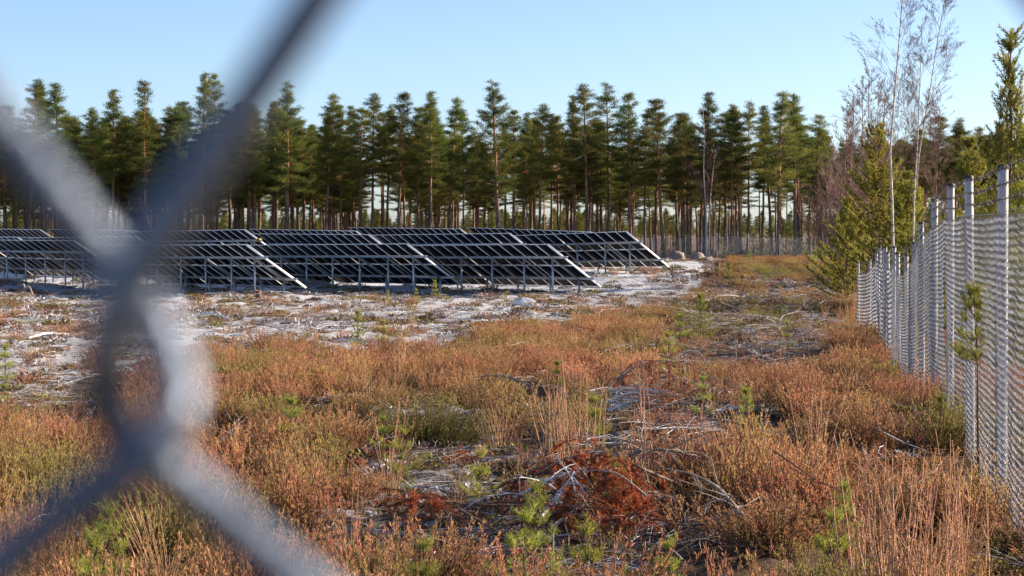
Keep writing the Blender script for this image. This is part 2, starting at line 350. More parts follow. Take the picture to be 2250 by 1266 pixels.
# ------------------------------------------------------------------ ground sheet
def build_ground():
    rows = np.concatenate([-np.geomspace(900, 3, 14), np.linspace(-1.5, 8, 16),
                           1/np.linspace(1/8.3, 1/62, 430), 1/np.linspace(1/62.2, 1/270, 330)[1:], np.geomspace(276, 4500, 40)])
    tin = np.linspace(-.30, .30, 460)
    tout = np.geomspace(.31, 3.0, 26)
    t = np.concatenate([-tout[::-1], tin, tout])
    D, T = np.meshgrid(rows, t, indexing='ij'); X = np.sqrt(D**2+36)*T
    Z = ground(X, D)
    nr, nc = D.shape
    V = np.stack([X, D, Z], -1).reshape(-1, 3)
    i = np.arange(nr-1)[:, None]*nc; j = np.arange(nc-1)[None]
    Q = np.stack([i+j, i+j+1, i+nc+j+1, i+nc+j], -1).reshape(-1, 4)
    b = MB(); b.quads(V, Q); me = b.mesh('ground', [M['soil']], True)
    h, px, py = heath_density(X.ravel(), D.ravel(), 0.0)
    fr = np.where(h < .2, .75, np.where(h < .5, .46, .22))
    fr = np.where((D.ravel() < 32) & (fr > .40), .52, fr)
    fr = np.where((D.ravel() < 30) & (px > 1080), np.minimum(fr, .42), fr)
    fr = np.where((D.ravel() > 70) & (fr > .6), .86, fr)
    fr = np.where((py < 740) & (px < 330) & (py > 630), fr-.08, fr)
    fr = np.where((D.ravel() > 175), .30, fr)
    fr = np.where((px > 1540) & (py < 720), np.minimum(fr, .24), fr)
    fr = np.where((px > 1420) & (py < 830) & (h < .5) & (D.ravel() > 20) & ((py > 655) | (px > 1600)), np.minimum(fr, .22), fr)
    fr = np.where((py > 638) & (py < 664) & (px < 1240), fr-.14, fr)
    fr = fr.reshape(nr, nc)
    # soften
    for _ in range(2):
        fr[1:-1] = (fr[:-2]+2*fr[1:-1]+fr[2:])/4; fr[:, 1:-1] = (fr[:, :-2]+2*fr[:, 1:-1]+fr[:, 2:])/4
    a = me.attributes.new('frost', 'FLOAT', 'POINT'); a.data.foreach_set('value', fr.ravel().astype(np.float32))
    o = link('ground', me); o['kind'] = 'structure'; o['label'] = 'frosted heath ground with brown litter'
build_ground()

# ------------------------------------------------------------------ scattering with geometry nodes (uncountable ground cover only)
def scatter(name, variants, pts, rot, scl, idx, tint, label, cat):
    cl = bpy.data.collections.new(name+'_sprigs')
    for v in variants: cl.objects.link(bpy.data.objects.new(name+'_sprig', v))
    me = bpy.data.meshes.new(name); me.vertices.add(len(pts)); me.vertices.foreach_set('co', np.asarray(pts, np.float32).ravel())
    for an, ty, d in (('rot', 'FLOAT_VECTOR', rot), ('scl', 'FLOAT_VECTOR', scl)):
        a = me.attributes.new(an, ty, 'POINT'); a.data.foreach_set('vector', np.asarray(d, np.float32).ravel())
    a = me.attributes.new('idx', 'INT', 'POINT'); a.data.foreach_set('value', np.asarray(idx, np.int32))
    a = me.attributes.new('tint', 'FLOAT', 'POINT'); a.data.foreach_set('value', np.asarray(tint, np.float32))
    o = link(name, me); tag(o, label, cat, kind='stuff')
    g = bpy.data.node_groups.new(name+'_scatter', 'GeometryNodeTree')
    g.interface.new_socket('Geometry', in_out='INPUT', socket_type='NodeSocketGeometry'); g.interface.new_socket('Geometry', in_out='OUTPUT', socket_type='NodeSocketGeometry')
    N = g.nodes; L = g.links; gi = N.new('NodeGroupInput'); go = N.new('NodeGroupOutput')
    ci = N.new('GeometryNodeCollectionInfo'); ci.inputs['Collection'].default_value = cl
    ci.inputs['Separate Children'].default_value = True; ci.inputs['Reset Children'].default_value = True
    ip = N.new('GeometryNodeInstanceOnPoints'); ip.inputs['Pick Instance'].default_value = True
    def na(n, ty):
        q = N.new('GeometryNodeInputNamedAttribute'); q.data_type = ty; q.inputs['Name'].default_value = n; return q.outputs['Attribute']
    er = N.new('FunctionNodeEulerToRotation'); L.new(na('rot', 'FLOAT_VECTOR'), er.inputs[0])
    L.new(gi.outputs[0], ip.inputs['Points']); L.new(ci.outputs[0], ip.inputs['Instance']); L.new(na('idx', 'INT'), ip.inputs['Instance Index'])
    L.new(er.outputs[0], ip.inputs['Rotation']); L.new(na('scl', 'FLOAT_VECTOR'), ip.inputs['Scale']); L.new(ip.outputs[0], go.inputs[0])
    md = o.modifiers.new('scatter', 'NODES'); md.node_group = g
    return o

# heather sprigs
def heather_mesh(seed, upright=1.0, h=.36, n=46):
    r = np.random.default_rng(seed); b = MB()
    a = r.uniform(0, 6.283, n); rad = .13*np.sqrt(r.uniform(0, 1, n))
    base = np.stack([np.cos(a)*rad, np.sin(a)*rad, np.full(n, -.04)], 1)
    lean = r.uniform(.15, .75, n)*(rad/.13+.25)/upright
    H = h*r.uniform(.55, 1.1, n)*(1-.25*rad/.13)
    mid = base+np.stack([np.cos(a)*lean*H*.35, np.sin(a)*lean*H*.35, H*.55], 1)+r.normal(0, .012, (n, 3))
    tip = base+np.stack([np.cos(a)*lean*H, np.sin(a)*lean*H, H*1.05], 1)+r.normal(0, .02, (n, 3))
    b.segs(base, mid, .0035, .0028, 0); b.segs(mid, tip, .0028, .0018, 0)
    k = 34; t = r.uniform(.20, 1.02, (n, k)); t[:, :6] = r.uniform(.88, 1.03, (n, 6))
    t = t[..., None]
    P = np.where(t < .5, base[:, None]+(mid-base)[:, None]*t*2, mid[:, None]+(tip-mid)[:, None]*(t*2-1)).reshape(-1, 3)
    sd_ = (tip-base)[:, None].repeat(k, 1).reshape(-1, 3); sd_ /= np.linalg.norm(sd_, axis=1)[:, None]
    Dv = sd_*.8+r.normal(0, .60, P.shape); Dv[:, 2] += .35
    tt = t.reshape(-1); mi = np.where(r.uniform(size=len(tt)) < .15+.95*smoothstep(.35, .75, tt), 2, 1)
    L = r.uniform(.012, .028, len(tt)); W = r.uniform(.0042, .0075, len(tt))
    for q in (1, 2):
        s_ = mi == q; b.leaves(P[s_], Dv[s_], L[s_], W[s_], q, r)
    return b.mesh('heather_sprig', [M['heath_stem'], M['heath_leaf'], M['heath_flower']])
def scatter_zone(seed, bands, dens_fn):
    """random points: bands = (d0, d1, plants per m2)"""
    r = np.random.default_rng(seed); out = []
    for d0, d1, dn, sc in bands:
        area = .5*(d1**2-d0**2)*.66; n = int(area*dn)
        D = np.sqrt(r.uniform(d0**2, d1**2, n)); X = D*r.uniform(-.33, .33, n)
        k = r.uniform(size=n) < dens_fn(X, D); out.append(np.stack([X[k], D[k], np.full(k.sum(), sc)], 1))
    return np.concatenate(out)
HB = [(4, 10, 7, 1.0), (10, 20, 13, 1.0), (20, 32, 11, 1.08), (32, 50, 7.5, 1.25), (50, 80, 4.2, 1.5), (80, 130, 1.9, 1.8), (130, 215, .9, 2.1)]
def hd(X, D):
    h, px, py = heath_density(X, D)
    cl = smoothstep(.33, .52, fbm(X/1.0, D/1.0, 70, 3))
    return h*(.06+.94*cl)
P = scatter_zone(11, HB, hd)
rh = np.random.default_rng(5)
h_, hpx, hpy = heath_density(P[:, 0], P[:, 1])
green = np.clip((fbm(P[:, 0]/2.2, P[:, 1]/2.2, 80, 3)-.50)*3.0, 0, .8)
for (gx, gy, gw, gh) in ((930, 905, 130, 60), (700, 1010, 60, 50), (1280, 1090, 120, 60), (930, 1240, 90, 50), (120, 1050, 110, 60), (1900, 1230, 260, 90), (1680, 690, 150, 40), (1700, 590, 120, 20), (1560, 690, 110, 35), (2190, 1180, 80, 70)):
    green = np.maximum(green, 1.0*np.exp(-((hpx-gx)/gw)**2-((hpy-gy)/gh)**2))
hgt = .45+1.05*smoothstep(.25, .75, fbm(P[:, 0]/.95, P[:, 1]/.95, 90, 2))
near_low = np.where(h_ < .2, .6, 1.0)*np.where(P[:, 1] > 170, .7, 1)
sc = P[:, 2]*rh.uniform(.8, 1.25, len(P))
scl = np.stack([sc, sc, hgt*rh.uniform(.8, 1.2, len(P))*near_low*(1+.18*(P[:, 2]-1))], 1)
rot = np.stack([rh.normal(0, .16, len(P)), rh.normal(0, .16, len(P)), rh.uniform(0, 6.28, len(P))], 1)
scatter('heather', [heather_mesh(s, u, .36, n) for s, u, n in ((1, 1, 46), (2, 1.4, 40), (3, .8, 50), (4, 1.8, 36), (5, 1, 54))],
        np.stack([P[:, 0], P[:, 1], ground(P[:, 0], P[:, 1])], 1), rot, scl, rh.integers(0, 5, len(P)), green,
        'russet and olive heather covering the clearing in front of the panels', 'heather')
print('heather', len(P))

# the dark green bush left of the middle
def green_bush(px, py, wpx, hpx, label, seed):
    r = np.random.default_rng(seed); X, D = at(px, py, .05); W = wpx*D/F/2; H = hpx*D/F
    root = empty('heather_bush', (X, D, gz(X, D))); tag(root, label, 'bush')
    n = 520; a = r.uniform(0, 6.283, n); q = np.sqrt(r.uniform(0, 1, n)); base = np.stack([np.cos(a)*q*W*.55, np.sin(a)*q*W*.45, np.full(n, -.04)], 1)
    lean = q*.75; hh = H*(1-.45*q**2)*r.uniform(.7, 1.08, n); tip = base+np.stack([np.cos(a)*lean*hh+np.cos(a)*q*W*.25, np.sin(a)*lean*hh, hh], 1)+r.normal(0, .02, (n, 3))
    b = MB(); b.segs(base, tip, .004, .0018, 0); link('stems', b.mesh('stems', [M['heath_stem']]), root)
    k = 40; t = r.uniform(.15, 1.02, (n, k, 1)); P_ = (base[:, None]+(tip-base)[:, None]*t).reshape(-1, 3); d = np.repeat(tip-base, k, 0); d /= np.linalg.norm(d, axis=1)[:, None]; d = d*.8+r.normal(0, .55, d.shape)
    b = MB(); tt = t.reshape(-1); top = (tt > .8) & (r.uniform(size=len(tt)) < .5)
    for q_, s_ in ((0, ~top), (1, top)): b.leaves(P_[s_], d[s_], r.uniform(.013, .028, s_.sum()), r.uniform(.0045, .0075, s_.sum()), q_, r)
    link('foliage', b.mesh('foliage', [M['bush_leaf'], M['bush_tip']]), root)
M['bush_leaf'] = mat('bush_leaf', (.085,.12,.025), (.15,.18,.04), 9, .9, transl=.35, spec=.05)
M['bush_tip'] = mat('bush_tip', (.42,.36,.12), (.30,.30,.08), 9, .9, transl=.4, spec=.05)
green_bush(935, 962, 255, 112, 'dark green heather bush left of the straw coloured shoots', 801)
green_bush(700, 1075, 130, 80, 'smaller green heather bush in the heather left of the frosted strip', 802)

# dry grass stalks
def grass_mesh(seed, n=26, h=.5):
    r = np.random.default_rng(seed); b = MB(); a = r.uniform(0, 6.283, n); rad = .07*r.uniform(0, 1, n)
    A = np.stack([np.cos(a)*rad, np.sin(a)*rad, np.full(n, -.03)], 1); H = h*r.uniform(.5, 1.1, n); ln = r.uniform(.05, .5, n)
    B = A+np.stack([np.cos(a)*ln*H*.35, np.sin(a)*ln*H*.35, H*.6], 1); C = A+np.stack([np.cos(a)*ln*H, np.sin(a)*ln*H, H], 1)
    b.segs(A, B, .0022, .0018, 0); b.segs(B, C, .0018, .0008, 0)
    return b.mesh('grass_sprig', [M['grass']])
def gd(X, D):
    h, px, py = heath_density(X, D)
    z = np.where(h > .3, .12, .03)
    for (gx, gy, gw, gh, v) in ((1880, 690, 90, 60, 1), (1240, 940, 80, 70, .35), (2000, 1150, 260, 120, .7), (870, 800, 120, 60, .6), (250, 1120, 200, 100, .5), (1450, 780, 120, 60, .4), (640, 1100, 150, 80, .5)):
        z = np.maximum(z, v*np.exp(-((px-gx)/gw)**2-((py-gy)/gh)**2))
    return z
P = scatter_zone(12, [(5, 20, 5, 1.), (20, 40, 3.5, 1.1), (40, 90, 1.2, 1.4)], gd)
sc = P[:, 2]*rh.uniform(.7, 1.3, len(P)); hz_ = rh.uniform(.6, 1.2, len(P))
scatter('dry_grass', [grass_mesh(s) for s in (21, 22, 23)], np.stack([P[:, 0], P[:, 1], ground(P[:, 0], P[:, 1])], 1),
        np.stack([rh.normal(0, .12, len(P)), rh.normal(0, .12, len(P)), rh.uniform(0, 6.28, len(P))], 1),
        np.stack([sc, sc, hz_], 1), rh.integers(0, 3, len(P)), rh.uniform(0, .7, len(P)), 'thin straw coloured grass stalks standing among the heather', 'grass')

# fallen twigs
def twig_mesh(seed, n, spread, L0, mats, up=.10, rad=.006):
    r = np.random.default_rng(seed); b = MB()
    for i in range(n):
        L = L0*r.uniform(.35, 1.2); a = r.uniform(0, 6.283); c = r.normal(0, spread, 2); k = 5
        s_ = np.linspace(-.5, .5, k); bend = r.uniform(-.35, .35)*L
        x = c[0]+np.cos(a)*s_*L-np.sin(a)*bend*(s_**2)*2; y = c[1]+np.sin(a)*s_*L+np.cos(a)*bend*(s_**2)*2
        z = r.uniform(.0, up)+r.uniform(0, .12)*L*(.25-s_**2)*2+r.uniform(-.1, .1)*s_*L
        b.tube(np.stack([x, y, z], 1)+r.normal(0, .01*L, (k, 3)), rad*r.uniform(.4, 1.3)*np.linspace(1, .35, k), 3, r.integers(0, len(mats)), False)
        for q in range(2):
            j = r.integers(1, 4); d = r.normal(0, 1, 3); d[2] = abs(d[2])*.5; d *= L*.22/np.linalg.norm(d)
            p0 = np.array([x[j], y[j], z[j]]); b.segs([p0], [p0+d], rad*.35, rad*.15, 0)
    return b.mesh('twig_sprig', mats)
def rust_spray(seed):
    r = np.random.default_rng(seed); b = MB()
    for i in range(7):
        a = r.uniform(0, 6.283); c = r.normal(0, .12, 2); L = r.uniform(.15, .32); s_ = np.linspace(0, 1, 5)
        P_ = np.stack([c[0]+np.cos(a)*L*s_, c[1]+np.sin(a)*L*s_, .03+.30*L*np.sin(s_*2.6)], 1); b.tube(P_, .003, 3, 0, False)
        t = r.uniform(0, 1, 70); C = np.stack([np.interp(t, s_, P_[:, k]) for k in range(3)], 1); d = np.array([np.cos(a), np.sin(a), .1])+r.normal(0, .6, C.shape)
        b.blades(C, d, r.uniform(.03, .06, 70), .006, 1, r)
    return b.mesh('twig_sprig', [M['twig_brown'], M['rust_needle']])
tv = [twig_mesh(31, 14, .35, .8, [M['twig_pale'], M['twig_brown']]), twig_mesh(32, 12, .4, 1.1, [M['frost_twig'], M['twig_pale'], M['twig_brown']]),
      twig_mesh(33, 18, .3, .55, [M['twig_brown'], M['twig_pale']]), twig_mesh(34, 9, .4, 1.4, [M['frost_twig'], M['twig_brown']], .12, .008), twig_mesh(35, 22, .3, .4, [M['twig_brown'], M['rust_needle'], M['twig_pale']]), rust_spray(36)]
def td(X, D):
    h, px, py = heath_density(X, D)
    z = np.where(h < .2, .55, np.where(h < .55, 1.0, .18))
    z = np.where((h < .4) & (D < 32), 3.2, z)
    z = np.where((h < .4) & (px > 1420) & (py > 570) & (py < 830) & (D >= 20), 3.0, z)
    z = np.where(D > 125, .25, z)
    cl = smoothstep(.35, .6, fbm(X/2.0, D/2.0, 99, 2))
    return z*(.25+.75*cl)
P = scatter_zone(13, [(5, 12, 2.5, .6), (12, 30, 3.4, .62), (30, 60, 1.5, .8), (60, 115, .75, 1.15), (115, 190, .15, 1.4)], td)
sc = P[:, 2]*rh.uniform(.7, 1.35, len(P))
scatter('fallen_twigs', tv, np.stack([P[:, 0], P[:, 1], ground(P[:, 0], P[:, 1])+.01], 1),
        np.stack([rh.normal(0, .1, len(P)), rh.normal(0, .1, len(P)), rh.uniform(0, 6.28, len(P))], 1),
        np.stack([sc, sc, sc*.9], 1), rh.choice([0, 1, 2, 3, 4, 5], len(P), p=[.2, .22, .18, .18, .14, .08]), np.zeros(len(P)), 'litter of thin fallen twigs, some rimed white, strewn over the clearing', 'twigs')
print('twigs', len(P))

# frosted tussocks and clods out on the clearing
def tussock_mesh(seed, m):
    r = np.random.default_rng(seed); b = MB(); n = 150
    a = r.uniform(0, 6.283, n); rad = .22*np.sqrt(r.uniform(0, 1, n)); hh = .09*(1-(rad/.25)**2)
    Pp = np.stack([np.cos(a)*rad, np.sin(a)*rad, hh*r.uniform(-.2, 1, n)], 1)
    Dv = np.stack([np.cos(a)*.8, np.sin(a)*.8, r.uniform(.1, 1.2, n)], 1)+r.normal(0, .4, (n, 3))
    mi = r.integers(0, len(m), n)
    for q in range(len(m)):
        s_ = mi == q; b.leaves(Pp[s_], Dv[s_], r.uniform(.04, .10, s_.sum()), r.uniform(.012, .03, s_.sum()), q, r)
    return b.mesh('tussock_sprig', m)
def ud(X, D):
    h, px, py = heath_density(X, D); cl = smoothstep(.4, .58, fbm(X/1.1, D/1.1, 120, 3))
    return np.where((h < .4) & (D < 32), 1.0, np.where(h < .2, cl*.6, np.where(h < .55, .5, .05)))
P = scatter_zone(14, [(8, 30, 4.5, .6), (30, 60, 1.8, 1.0), (60, 120, 1.0, 1.5), (120, 180, .4, 1.8)], ud)
sc = P[:, 2]*rh.uniform(.6, 1.4, len(P))
scatter('low_tussocks', [tussock_mesh(41, [M['twig_brown'], M['heath_leaf']]), tussock_mesh(42, [M['frost_twig'], M['twig_brown']]), tussock_mesh(43, [M['heath_stem'], M['moss']]), tussock_mesh(44, [M['twig_brown'], M['heath_stem']])],
        np.stack([P[:, 0], P[:, 1], ground(P[:, 0], P[:, 1])], 1), np.stack([rh.normal(0, .1, len(P)), rh.normal(0, .1, len(P)), rh.uniform(0, 6.28, len(P))], 1),
        np.stack([sc*1.2, sc*1.2, sc], 1), rh.integers(0, 4, len(P)), np.zeros(len(P)), 'low dark tussocks of moss and bilberry on the frosted ground', 'tussocks')

# ------------------------------------------------------------------ solar tables
TH = R(54); PW, PL, TILT = 1.13, 2.15, R(33)
u_dir = np.array([math.cos(TH), -math.sin(TH)])     # local +x: towards the near right end
n_dir = np.array([math.sin(TH), math.cos(TH)])      # local +y: down the slope, away
cT, sT = math.cos(TILT), math.sin(TILT); HI = 2.8
def slope_pt(x, s, off=0.0):                        # s metres down the slope, off below the module plane
    return (x, s*cT-off*sT, HI-s*sT-off*cT)
def panel_mesh():
    b = MB(); w = .042; t = .035
    b.box(w, PW-.02-w, w, PL-.02-w, -.012, -.004, 1)
    b.box(0, w, 0, PL-.02, -t, 0, 0); b.box(PW-.02-w, PW-.02, 0, PL-.02, -t, 0, 0)
    b.box(w, PW-.02-w, 0, w, -t, -.001, 0); b.box(w, PW-.02-w, PL-.02-w, PL-.02, -t, -.001, 0)
    return b.mesh('panel', [M['alu'], M['panel_glass']])
PANEL = panel_mesh()
def lin_box(L, h, w, m):     # C-profile beam along x
    b = MB(); b.box(0, L, 0, w, 0, .012, 0); b.box(0, L, 0, w, h-.012, h, 0); b.box(0, L, 0, .012, .012, h-.012, 0)
    return b.mesh('purlin', [m])
def post_mesh(h):
    b = MB(); b.box(-.05, .05, -.035, -.025, -.55, h, 0); b.box(-.05, -.04, -.025, .035, -.55, h, 0); b.box(.04, .05, -.025, .035, -.55, h, 0)
    return b.mesh('post', [M['galv']])
NT = 16; TL = NT*PW
PURL = lin_box(TL+.5, .13, .06, M['galv']); RAIL = lin_box(TL, .05, .04, M['galv'])
S1, S2 = .27*2*PL, .77*2*PL
PT1 = post_mesh(HI-S1*sT-.2); PT2 = post_mesh(HI-S2*sT-.2)
def end_rail():
    b = MB(); b.box(0, .045, 0, 2*PL, -.11, 0, 0); return b.mesh('end_rail', [M['alu']])
ENDR = end_rail()
def rafter():
    b = MB(); b.box(-.03, .03, 0, S2-S1+.5, -.09, 0, 0); return b.mesh('rafter', [M['galv']])
RAFT = rafter()
def solar_table(px, py, s, zl, label, marker=False):
    D = F/s; X = (px-1125)/s; zr = -(py-HY)/s+EYE
    root = empty('solar_table', (X, D, zr-HI), -TH)
    root.rotation_euler = (0, math.asin((zl+EYE-zr)/(13*PW)), -TH)
    tag(root, label, 'solar panels', 'solar panel tables standing on the clearing')
    for i in range(NT):
        for j in range(2):
            o = link('panel', PANEL, root); o.location = slope_pt(-TL+i*PW, j*PL); o.rotation_euler = (-TILT+random.gauss(0, .004), random.gauss(0, .004), 0)
    for S, L0 in ((S1, PURL), (S2, PURL)):
        o = link('purlin', L0, root); o.location = slope_pt(-TL, S, .17); o.rotation_euler = (-TILT, 0, 0)
    o = link('end_rail', ENDR, root); o.location = slope_pt(.004, 0, 0); o.rotation_euler = (-TILT, 0, 0)
    for x in (-.75, -3.35, -6.4, -9.45, -12.5, -15.55, -17.6):
        o = link('post', PT1, root); o.location = (x, S1*cT-.1, 0)
        o = link('post', PT2, root); o.location = (x, S2*cT-.1, 0)
        o = link('rafter', RAFT, root); o.location = slope_pt(x, S1-.25, .175); o.rotation_euler = (-TILT, 0, 0)
    if marker:
        b = MB(); b.box(0, .22, -.1, .1, -.10, .12, 0); b.box(.03, .19, -.13, -.1, -.06, .08, 1)
        o = link('junction_box', b.mesh('junction_box', [M['yellow'], M['cap']]), root); o.location = slope_pt(.06, S1, .1)
    return root
TABLES = [(-150,530,40,-1.0,'solar table cut off by the left edge of the photo, nearest row',0),
 (164,528,37.5,-1.08,'solar table in the nearest row behind the left blurred wire',0),
 (543,536.5,41.5,-1.3,'solar table in the nearest row right of the wire crossing, its end edge shining bright',0),
 (896,535,40,-1.32,'solar table in the nearest row at the middle, four tall posts in front',0),
 (1205,536,41,-1.33,'solar table in the nearest row behind the pale domed boulder',0),
 (1378,508,33.5,-.93,'rightmost solar table, its low end reaching the frosted ground by the far boulders',0),
 (40,521,31.5,-.95,'low solar table peeping over the nearest row at the far left',0),
 (300,519,33,-1.05,'solar table of the second row seen behind the left wire',0),
 (539,504,34,-.58,'second row solar table with a yellow box on its end, left of the middle',1),
 (811,515,34.5,-.74,'second row solar table just over the middle table of the nearest row',0),
 (1121,512,33.5,-.83,'second row solar table ending above the table behind the boulder',0),
 (89,504,26.5,-.5,'rear solar table at the far left with a yellow box on its end',1),
 (300,506,27,-.55,'rear solar table with a yellow box, between the two blurred wires',1),
 (783,507,27,-.55,'rear solar table left of the lone conical pine',0),
 (1012,502.6,26,-.42,'farthest solar table, highest top edge right in front of the forest',0),
 (1298,509,26.5,-.46,'rear solar table to the right of the lone conical pine trunk',0)]
for a in TABLES: solar_table(*a[:5], bool(a[5]))

# ------------------------------------------------------------------ perimeter fence on the right
def fence_right():
    pts = []
    for i, d in enumerate([10.9+3.1*k for k in range(-2, 17)]):
        x = 3.46+.161*(d-14.1)
        if d > 53: x -= .02*(d-53)**2*.35
        pts.append((x, d, gz(x, d) if d > 32 else float(base_h(np.array([x]), np.array([d]))[0])))
    root = empty('perimeter_fence', pts[0])
    tag(root, 'wire mesh fence with pale round posts and three barbed strands running down the right side', 'fence')
    o0 = np.array(pts[0])
    b = MB(); b.tube([(0, 0, -.4), (0, 0, 2.385)], .038, 16, 0, False)
    PM = b.mesh('post', [M['galv_post']], True)
    b = MB(); b.tube([(0, 0, 2.375), (0, 0, 2.40), (0, 0, 2.41)], [.042, .042, .03], 14, 0); CM = b.mesh('post_cap', [M['cap']])
    for i, p in enumerate(pts):
        q = link('post', PM, root); q.location = np.array(p)-o0; c = link('post_cap', CM, q)
        q.rotation_euler = (random.uniform(-.02, .02), random.uniform(-.012, .012), 0)
    rr = np.random.default_rng(77)
    for i in range(len(pts)-1):
        A = np.array(pts[i]); B = np.array(pts[i+1]); Lb = np.linalg.norm((B-A)[:2])
        ms, rad = (.05, .0020) if A[1] < 36 else (.10, .0036)
        nw = int(Lb/ms); nh = int(2.06/(ms)); 
        t0 = (np.arange(nw)+.5)/nw
        zz = np.linspace(.02, 2.06, nh*2+1)
        side = np.tile([0, 1], nh+1)[:nh*2+1]
        dirv = (B-A)/Lb; nrm = np.array([-dirv[1], dirv[0], 0])
        SS = []; EE = []
        for k in range(nw):
            s_ = t0[k]*Lb+(side*2-1)*ms*.5
            off = .045+.02*np.sin(s_*2.2+i)*np.sin(zz*2.0+i*1.7)+.006*(side*2-1)
            Pk = A+s_[:, None]*dirv+off[:, None]*nrm; Pk[:, 2] += zz+rr.normal(0, .006)
            Pk += rr.normal(0, .0015, Pk.shape)
            Pk[:, 2] -= .02*np.sin(np.clip(s_/Lb, 0, 1)*math.pi)
            SS.append(Pk[:-1]); EE.append(Pk[1:])
        b = MB(); b.segs(np.concatenate(SS)-o0, np.concatenate(EE)-o0, rad, rad, 0)
        o = link('netting', b.mesh('netting', [M['net_wire']]), root); o['kind'] = 'stuff'
    pa = np.array(pts)-o0
    for z in (2.06, 1.05, .05):
        b = MB(); b.tube(pa+np.array([-.048, 0, z]), .003, 5, 0, False); link('tension_wire', b.mesh('tension_wire', [M['net_wire']]), root)
    for z in (2.16, 2.26, 2.365):
        P_ = []
        for i in range(len(pa)-1):
            for t in np.linspace(0, 1, 8, endpoint=False):
                q = pa[i]*(1-t)+pa[i+1]*t; q = q+np.array([-.044, 0, z-.02*math.sin(t*math.pi)]); P_.append(q)
        P_.append(pa[-1]+np.array([-.044, 0, z])); P_ = np.array(P_)
        b = MB(); b.tube(P_, .003, 4, 0, False)
        cum = np.concatenate([[0], np.cumsum(np.linalg.norm(np.diff(P_, axis=0), axis=1))]); ss = np.arange(.05, cum[-1], .11)
        C_ = np.stack([np.interp(ss, cum, P_[:, k]) for k in range(3)], 1)
        for k in range(3):
            d = rr.normal(0, 1, C_.shape); d /= np.linalg.norm(d, axis=1)[:, None]; b.segs(C_-d*.02, C_+d*.02, .0022, .001, 0)
        link('barbed_wire', b.mesh('barbed_wire', [M['barb']]), root)
random.seed(3)
fence_right()

# far fence behind the array
def fence_far():
    xs = np.arange(-18.0, 36, 3.1); D = 196.5
    xs = np.array([(1437-1125)/F*D+3.1*k for k in range(-10, 9)])
    pts = [(x, D, gz(x, D)) for x in xs]; o0 = np.array(pts[0])
    root = empty('boundary_fence', pts[0]); tag(root, 'distant wire fence with thin pale posts at the edge of the forest', 'fence')
    b = MB(); b.tube([(0, 0, -.4), (0, 0, 2.4)], .045, 8, 0, True); PM = b.mesh('post', [M['galv_post']], True)
    for p in pts: q = link('post', PM, root); q.location = np.array(p)-o0
    for i in range(len(pts)-1):
        A = np.array(pts[i])-o0; B = np.array(pts[i+1])-o0; t = np.linspace(0, 1, 42); b = MB()
        for sgn in (1, -1):
            a_ = A+(B-A)*t[:, None]; n = 20
            for k in range(-16, 42):
                x0, x1 = (t[max(k, 0)], None)
            # diagonal strands
            s0 = np.linspace(-2.0, 3.1, 42); h0 = np.zeros(42); s1 = s0+2.0; 
            lo = np.clip(s0, 0, 3.1); hi = np.clip(s1, 0, 3.1)
            zlo = (lo-s0); zhi = (hi-s0); ok = hi > lo
            if sgn < 0: zlo, zhi = 2.0-zlo, 2.0-zhi
            Pa = A+(B-A)*(lo/3.1)[:, None]; Pb = A+(B-A)*(hi/3.1)[:, None]; Pa[:, 2] += zlo+.04; Pb[:, 2] += zhi+.04
            b.segs(Pa[ok], Pb[ok], .006, .006, 0)
        o = link('netting', b.mesh('netting', [M['galv']]), root); o['kind'] = 'stuff'
    pa = np.array(pts)-o0
    for z in (2.05, 2.35):
        b = MB(); b.tube(pa+np.array([0, -.05, z]), .006, 4, 0, False); link('tension_wire', b.mesh('tension_wire', [M['net_wire']]), root)
fence_far()

